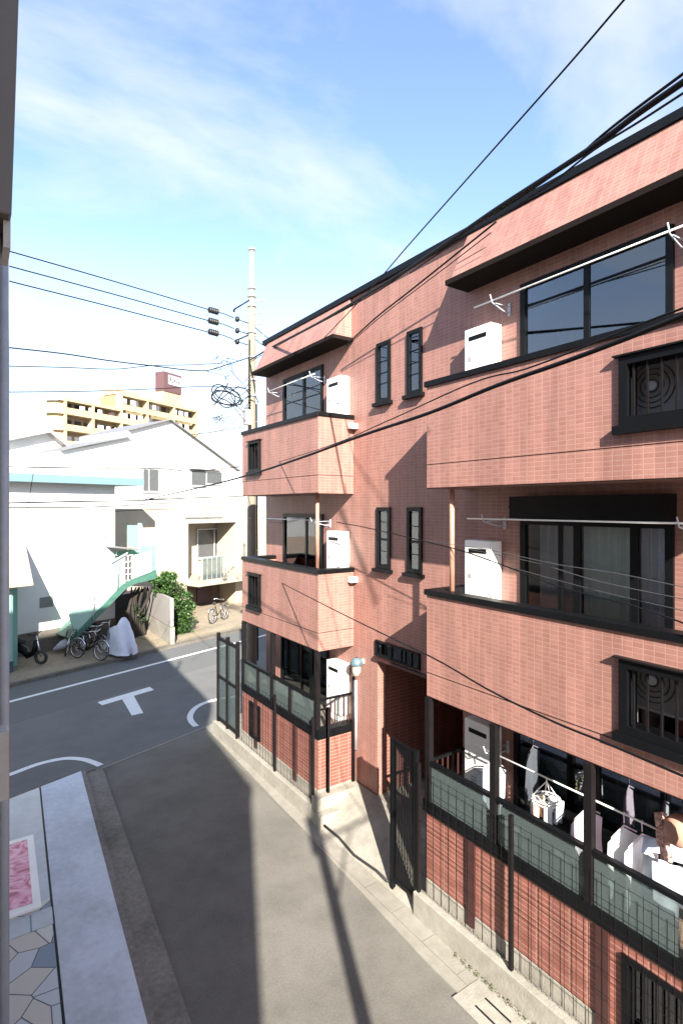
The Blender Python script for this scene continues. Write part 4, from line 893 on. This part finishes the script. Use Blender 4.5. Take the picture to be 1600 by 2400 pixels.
leafmass('crown', 'leafdk', tr, [(*at(312, 1430, 20.9), .35), (*at(330, 1450, 20.9), .3)], 0, 500, .06, 8)
# solid dark box standing in for the shade in the void below the stair
m = MB(); m.sbox(sR+.03, sp-.6, NE-.9, NE-.02, .1, onN(300, 1392, NE-.9).z); tag(m.build('shade_box', 'dark'), 'dark box standing in for the shade under the stair landing', 'shade_box')
# weeds at curb
leafmass_o = MB()
wd = thing('weeds', 'small weeds growing at the foot of the near low concrete wall', 'plant', (4.95, 3.6, .0))
leafmass('leaves', 'moss', wd, [(4.95, 2.7+.11*i, .02, .05) for i in range(20)], 0, 700, .012, 11)
# ------------------------------------------------------------------ bicycles
def bicycle(loc, rz, label, fm='black', lean=.12):
    t = thing('bicycle', label, 'bicycle', loc, 'bicycles parked under the outdoor stair'); c, s_ = math.cos(rz), math.sin(rz)
    def P(x, z, y=0): yy = y+lean*z; return Vector((loc[0]+x*c-yy*s_, loc[1]+x*s_+yy*c, loc[2]+z))
    for wx in (-.52, .52):
        m = MB(); m.tube([P(wx+.32*math.cos(q*math.pi/12), .33+.32*math.sin(q*math.pi/12)) for q in range(25)], .022, 7, False); W = m.build('wheel', 'rubber', t)
        m = MB(); m.tube([P(wx+.295*math.cos(q*math.pi/12), .33+.295*math.sin(q*math.pi/12)) for q in range(25)], .012, 5, False)
        for q in range(12): m.tube([P(wx, .33), P(wx+.29*math.cos(q*math.pi/6), .33+.29*math.sin(q*math.pi/6))], .004, 4)
        m.build('rim', 'chrome', W)
        m = MB(); m.tube([P(wx+.36*math.cos(q), .33+.36*math.sin(q)) for q in [.3+.25*k for k in range(10)]], .02, 6); m.build('mudguard', 'chrome', t)
    m = MB(); m.tube([P(-.52, .33), P(-.1, .30), P(.35, .55), P(.30, .80)], .018, 7); m.tube([P(-.1, .30), P(-.22, .85)], .018, 7); m.tube([P(-.52, .33), P(-.2, .72)], .012, 6); m.tube([P(.33, .62), P(.52, .33)], .016, 7); m.tube([P(.30, .80), P(.28, .98)], .015, 7); m.build('frame', fm, t)
    m = MB(); m.tube([P(.12, 1.0, -.28), P(.22, 1.02, -.22), P(.28, .98, 0), P(.22, 1.02, .22), P(.12, 1.0, .28)], .014, 7); m.build('handlebar', 'chrome', t)
    m = MB(); m.tube([P(-.34, .88), P(-.24, .89), P(-.08, .88)], [.07, .06, .025], 8); m.build('saddle', 'rubber', t)
    m = MB(); 
    for k in range(5): z = .68+.06*k; m.tube([P(.42, z, -.15), P(.70, z, -.15), P(.70, z, .15), P(.42, z, .15), P(.42, z, -.15)], .006, 4)
    for a, b in ((.42, -.15), (.56, -.15), (.70, -.15), (.70, 0), (.70, .15), (.56, .15), (.42, .15)): m.tube([P(a, .68, b), P(a, .92, b)], .006, 4)
    m.build('basket', 'bar', t)
    return t
def gp(px, py, z=.11): return onZ(px, py, z)
g_ = gp(208, 1545); bicycle(g_, ST-1.25, 'dark bicycle pointing at the street in the middle of the parked cluster')
g_ = gp(236, 1520); bicycle(g_, ST-1.0, 'silver wheeled bicycle right of the cluster next to the covered scooter', 'chrome')
g_ = gp(160, 1528); bicycle(g_, ST-2.2, 'bicycle leaning leftmost in the cluster with a white bag', 'chrome', .25)
g_ = gp(186, 1520); bicycle(g_, ST-1.8, 'bicycle wedged behind the middle one beneath the stair foot', 'black', -.1)
g_ = gp(218, 1528); bicycle(g_, ST-1.5, 'dark bicycle squeezed between the middle one and the silver one', 'black', .05)
m = MB(); g_ = gp(140, 1528); m.tube([g_+Vector((-.2, 0, .12)), g_+Vector((.1, 0, .25)), g_+Vector((.35, 0, .35)), g_+Vector((.5, .05, .3))], [.05, .16, .18, .08], 10); tag(m.build('bag', 'clothpale'), 'pale crumpled plastic bag leaning on the leftmost bicycle', 'bag')
b5 = bicycle(onZ(514, 1456, .125), ST+.3, 'small bicycle standing on the sunny carport yard'); del b5['group']
# black scooter at left
g_ = gp(60, 1556); t = thing('moped', 'black moped parked between the annex and the white house wall', 'moped', g_)
dv = Vector((math.cos(ST-1.1), math.sin(ST-1.1), 0)); sd = Vector((-dv.y, dv.x, 0))
def Q(a, z, b=0): return g_+dv*a+sd*b+Vector((0, 0, z))
for a in (-.55, .6):
    W = MB().tube([Q(a+.2*math.cos(q*math.pi/10), .26+.2*math.sin(q*math.pi/10)) for q in range(21)], .055, 8, False).build('wheel', 'rubber', t)
MB().tube([Q(-.75, .55), Q(-.45, .62), Q(0, .45), Q(.1, .3), Q(.35, .4), Q(.42, .85)], [.08, .14, .14, .12, .10, .07], 10).build('body', 'black', t)
MB().tube([Q(-.6, .78), Q(-.3, .80), Q(-.02, .74)], [.09, .12, .07], 10).build('seat', 'rubber', t)
MB().tube([Q(.35, 1.08, -.32), Q(.42, 1.0, 0), Q(.35, 1.08, .32)], .02, 7).build('handlebar', 'bar', t)
MB().tube([Q(.42, 1.0), Q(.6, .28)], .025, 7).build('fork', 'chrome', t)
MB().tube([Q(.30, 1.05, .25), Q(.28, 1.22, .30)], .012, 6).build('mirror', 'chrome', t)
# covered scooter
g_ = gp(281, 1530); m = MB(); dv = Vector((math.cos(ST-1.75), math.sin(ST-1.75), 0)); sd = Vector((-dv.y, dv.x, 0))
prof = [(-.9, .16, .5), (-.75, .30, .82), (-.35, .36, .96), (0, .40, 1.0), (.2, .42, 1.18), (.36, .38, 1.38), (.5, .36, 1.22), (.75, .34, .80), (.98, .16, .35), (1.03, .05, .16)]
i0 = len(m.v); SG = 18
for (a, hw, zt_) in prof:
    for j in range(SG):
        th_ = math.pi*j/(SG-1); b_ = math.cos(th_); z_ = math.sin(th_)**.55; fold = 1+.06*math.sin(j*2.9+a*5)
        m.v.append(g_+dv*(a+.02*math.sin(j*3))+sd*(hw*b_*(1.15-.45*z_)*fold)+Vector((0, 0, .10+(zt_-.10)*z_)))
for k in range(len(prof)-1):
    for j in range(SG-1): q_ = i0+k*SG+j; m.f.append([q_, q_+1, q_+SG+1, q_+SG]); m.sm.append(True)
m.f.append([i0+j for j in range(SG)]); m.f.append([i0+(len(prof)-1)*SG+j for j in reversed(range(SG))]); m.sm += [True, True]
cs = thing('covered_scooter', 'scooter under a silver grey cover parked right of the bicycles', 'scooter', g_)
m.build('cover', 'scootercover', cs)
MB().tube([g_+dv*(.66+.2*math.cos(q*math.pi/8))+Vector((0, 0, .22+.2*math.sin(q*math.pi/8))) for q in range(17)], .05, 8, False).build('wheel', 'rubber', cs)
# ================================================================== distant ochre apartment block
yd = Vector((.873, .488, 0)); yn = Vector((.488, -.873, 0))      # along the facade / towards the viewer
P0 = onD(155, 1189, 95); P0.z = 0
Yb = thing('apartment_block', 'ochre multi storey apartment block with long open balconies and a maroon rooftop box', 'apartment building', P0)
def yb(m, a0, a1, b0, b1, z0, z1): return m.obox([P0+yd*a+yn*b+Vector((0, 0, z)) for z in (z0, z1) for a, b in ((a0, b0), (a0, b1), (a1, b1), (a1, b0))][0:8])
ztop1 = EYE+18.9; ztop2 = EYE+22.0; fh = 2.85
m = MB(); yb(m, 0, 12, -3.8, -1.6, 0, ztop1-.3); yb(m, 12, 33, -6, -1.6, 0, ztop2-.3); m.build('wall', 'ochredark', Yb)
m = MB()
for k in range(7):
    z = ztop1-fh*k; yb(m, 0, 33.1, -.15, 0, z-fh+.05-.0, z-fh+1.15) if k else None
    if k == 0: yb(m, 0, 12, -1.6, .0, z-.55, z); yb(m, -.1, 33.1, -.15, 0, z-fh+.0, z-fh+1.15)
    yb(m, 0, 33, -1.6, -.15, z-fh-.0, z-fh+.18)
yb(m, 12, 33.3, -1.6, .05, ztop2-.6, ztop2); yb(m, 12, 33, -.15, .0, ztop1-.2, ztop1+.9)
m.build('balcony_bands', 'ochre', Yb)
m = MB()
for a in (0, 5.6, 12, 18.5, 26, 33): yb(m, a-.2, a+.2, -1.6, .03, 0, ztop2-.6 if a >= 12 else ztop1-.55)
m.build('pillars', 'ochre', Yb)
# rounded left end
m = MB(); pts = []
for q in range(9): a_ = math.pi/2*q/8; pts.append((-2.3*math.sin(a_), -2.3+2.3*math.cos(a_)))
for k in range(6):
    z = ztop1-fh*k
    for (zA_, zB_) in (((z-.6, z) if k == 0 else (z-.0, z+.0001)), (z-fh, z-fh+1.2)):
        if zB_-zA_ < .01: continue
        for i in range(8):
            (a0, b0), (a1, b1) = pts[i], pts[i+1]
            m.prism([P0+yd*a0+yn*b0+Vector((0, 0, zA_)), P0+yd*a1+yn*b1+Vector((0, 0, zA_)), P0+yd*a1+yn*b1+Vector((0, 0, zB_)), P0+yd*a0+yn*b0+Vector((0, 0, zB_))], -yn*.2)
m.prism([P0+yd*a+yn*b+Vector((0, 0, ztop1-.05)) for a, b in pts]+[P0-yn*3.7+Vector((0, 0, ztop1-.05))], (0, 0, .04))
m.build('rounded_end', 'ochre', Yb)
MB().prism([P0+yd*a*.75+yn*(b*.9-.6)+Vector((0, 0, 0)) for a, b in pts]+[P0-yn*3.6], (0, 0, ztop1-.6)).build('rounded_wall', 'ochre', Yb)
m = MB(); rr = random.Random(5); m2 = MB(); m3 = MB()
for k in range(6):
    for a in [1+1.9*i for i in range(17)]:
        z = (ztop2 if a > 12 else ztop1)-fh*(k+1)+.2
        if k > 3: continue
        if rr.random() < .85: m = MB(); yb(m, a, a+1.3, -1.6, -1.56, z+.1, z+1.95); m.build('window', 'curtain_grey' if rr.random() < .3 else 'dark', Yb)
        if rr.random() < .45: m = MB(); yb(m, a+.2, a+1.0+rr.random()*.5, -.5, -.42, z+.7, z+1.7); m.build('washing', 'whitewall', Yb)
        if rr.random() < .3: m = MB(); yb(m, a+.9, a+1.5, -.7, -.62, z+.8, z+1.8); m.build('bedding', 'maroonbox', Yb)
m = MB(); a0, a1 = 23.6, 28.6
zt1 = EYE+(HORY-912)*115/FOC; yb(m, a0, a1+.0, -2.9, -.8, ztop2-.5, zt1); m.build('stair_tower', 'ochre', Yb)
zt2 = EYE+(HORY-866)*115/FOC; m = MB(); yb(m, a0-.1, a1+.1, -3.0, -.6, zt1, zt2); bx_ = m.build('rooftop_box', 'maroonbox', Yb)
m = MB(); yb(m, a0+1.2, a1-.1, -.6, -.5, zt1+1.6, zt2-.5); m.build('billboard', 'clothpale', bx_)
m = MB(); rr = random.Random(2)
for i in range(5): yb(m, a0+1.5+i*.65, a0+1.9+i*.65, -.5, -.45, zt1+2.0+rr.random()*.4, zt1+2.3+rr.random()*.9)
m.build('faded_lettering', 'maroonbox', bx_)
m = MB(); p_ = P0+yd*27.5-yn*2+Vector((0, 0, zt2)); m.tube([p_, p_+Vector((0, 0, 8.5))], .06, 5); p_ = P0+yd*22.5-yn*2+Vector((0, 0, zt2)); m.tube([p_+Vector((0, 0, 0)), p_+Vector((0, 0, 5))], .05, 5); m.build('antenna', 'steel', Yb)
m = MB(); yb(m, 12.5, 18, -6, -2.0, ztop2, ztop2+1.0); m.build('roof_plant', 'ochre', Yb)
m = MB(); yb(m, 27.5, 31, -6, -2.0, ztop2, ztop2+.8); m.build('roof_plant', 'ochre', Yb)
# small aerial on the far left roof
t = thing('roof_aerial', 'thin television aerial above the pale roof at the far left', 'aerial', onN(60, 1025, NG+1))
m = MB(); b_ = onN(60, 1026, NG+1); m.tube([b_, onN(58, 1000, NG+1)], .02, 5); m.tube([onN(35, 994, NG+1), onN(45, 996, NG+1)], .02, 5); m.tube([onN(72, 975, NG+1), onN(71, 1022, NG+1)], .015, 5); m.tube([onN(52, 997, NG+1), onN(60, 1002, NG+1)], .02, 5); m.build('mast', 'steel', t)
for o in bpy.data.objects:
    if '_org' in o.keys(): del o['_org']
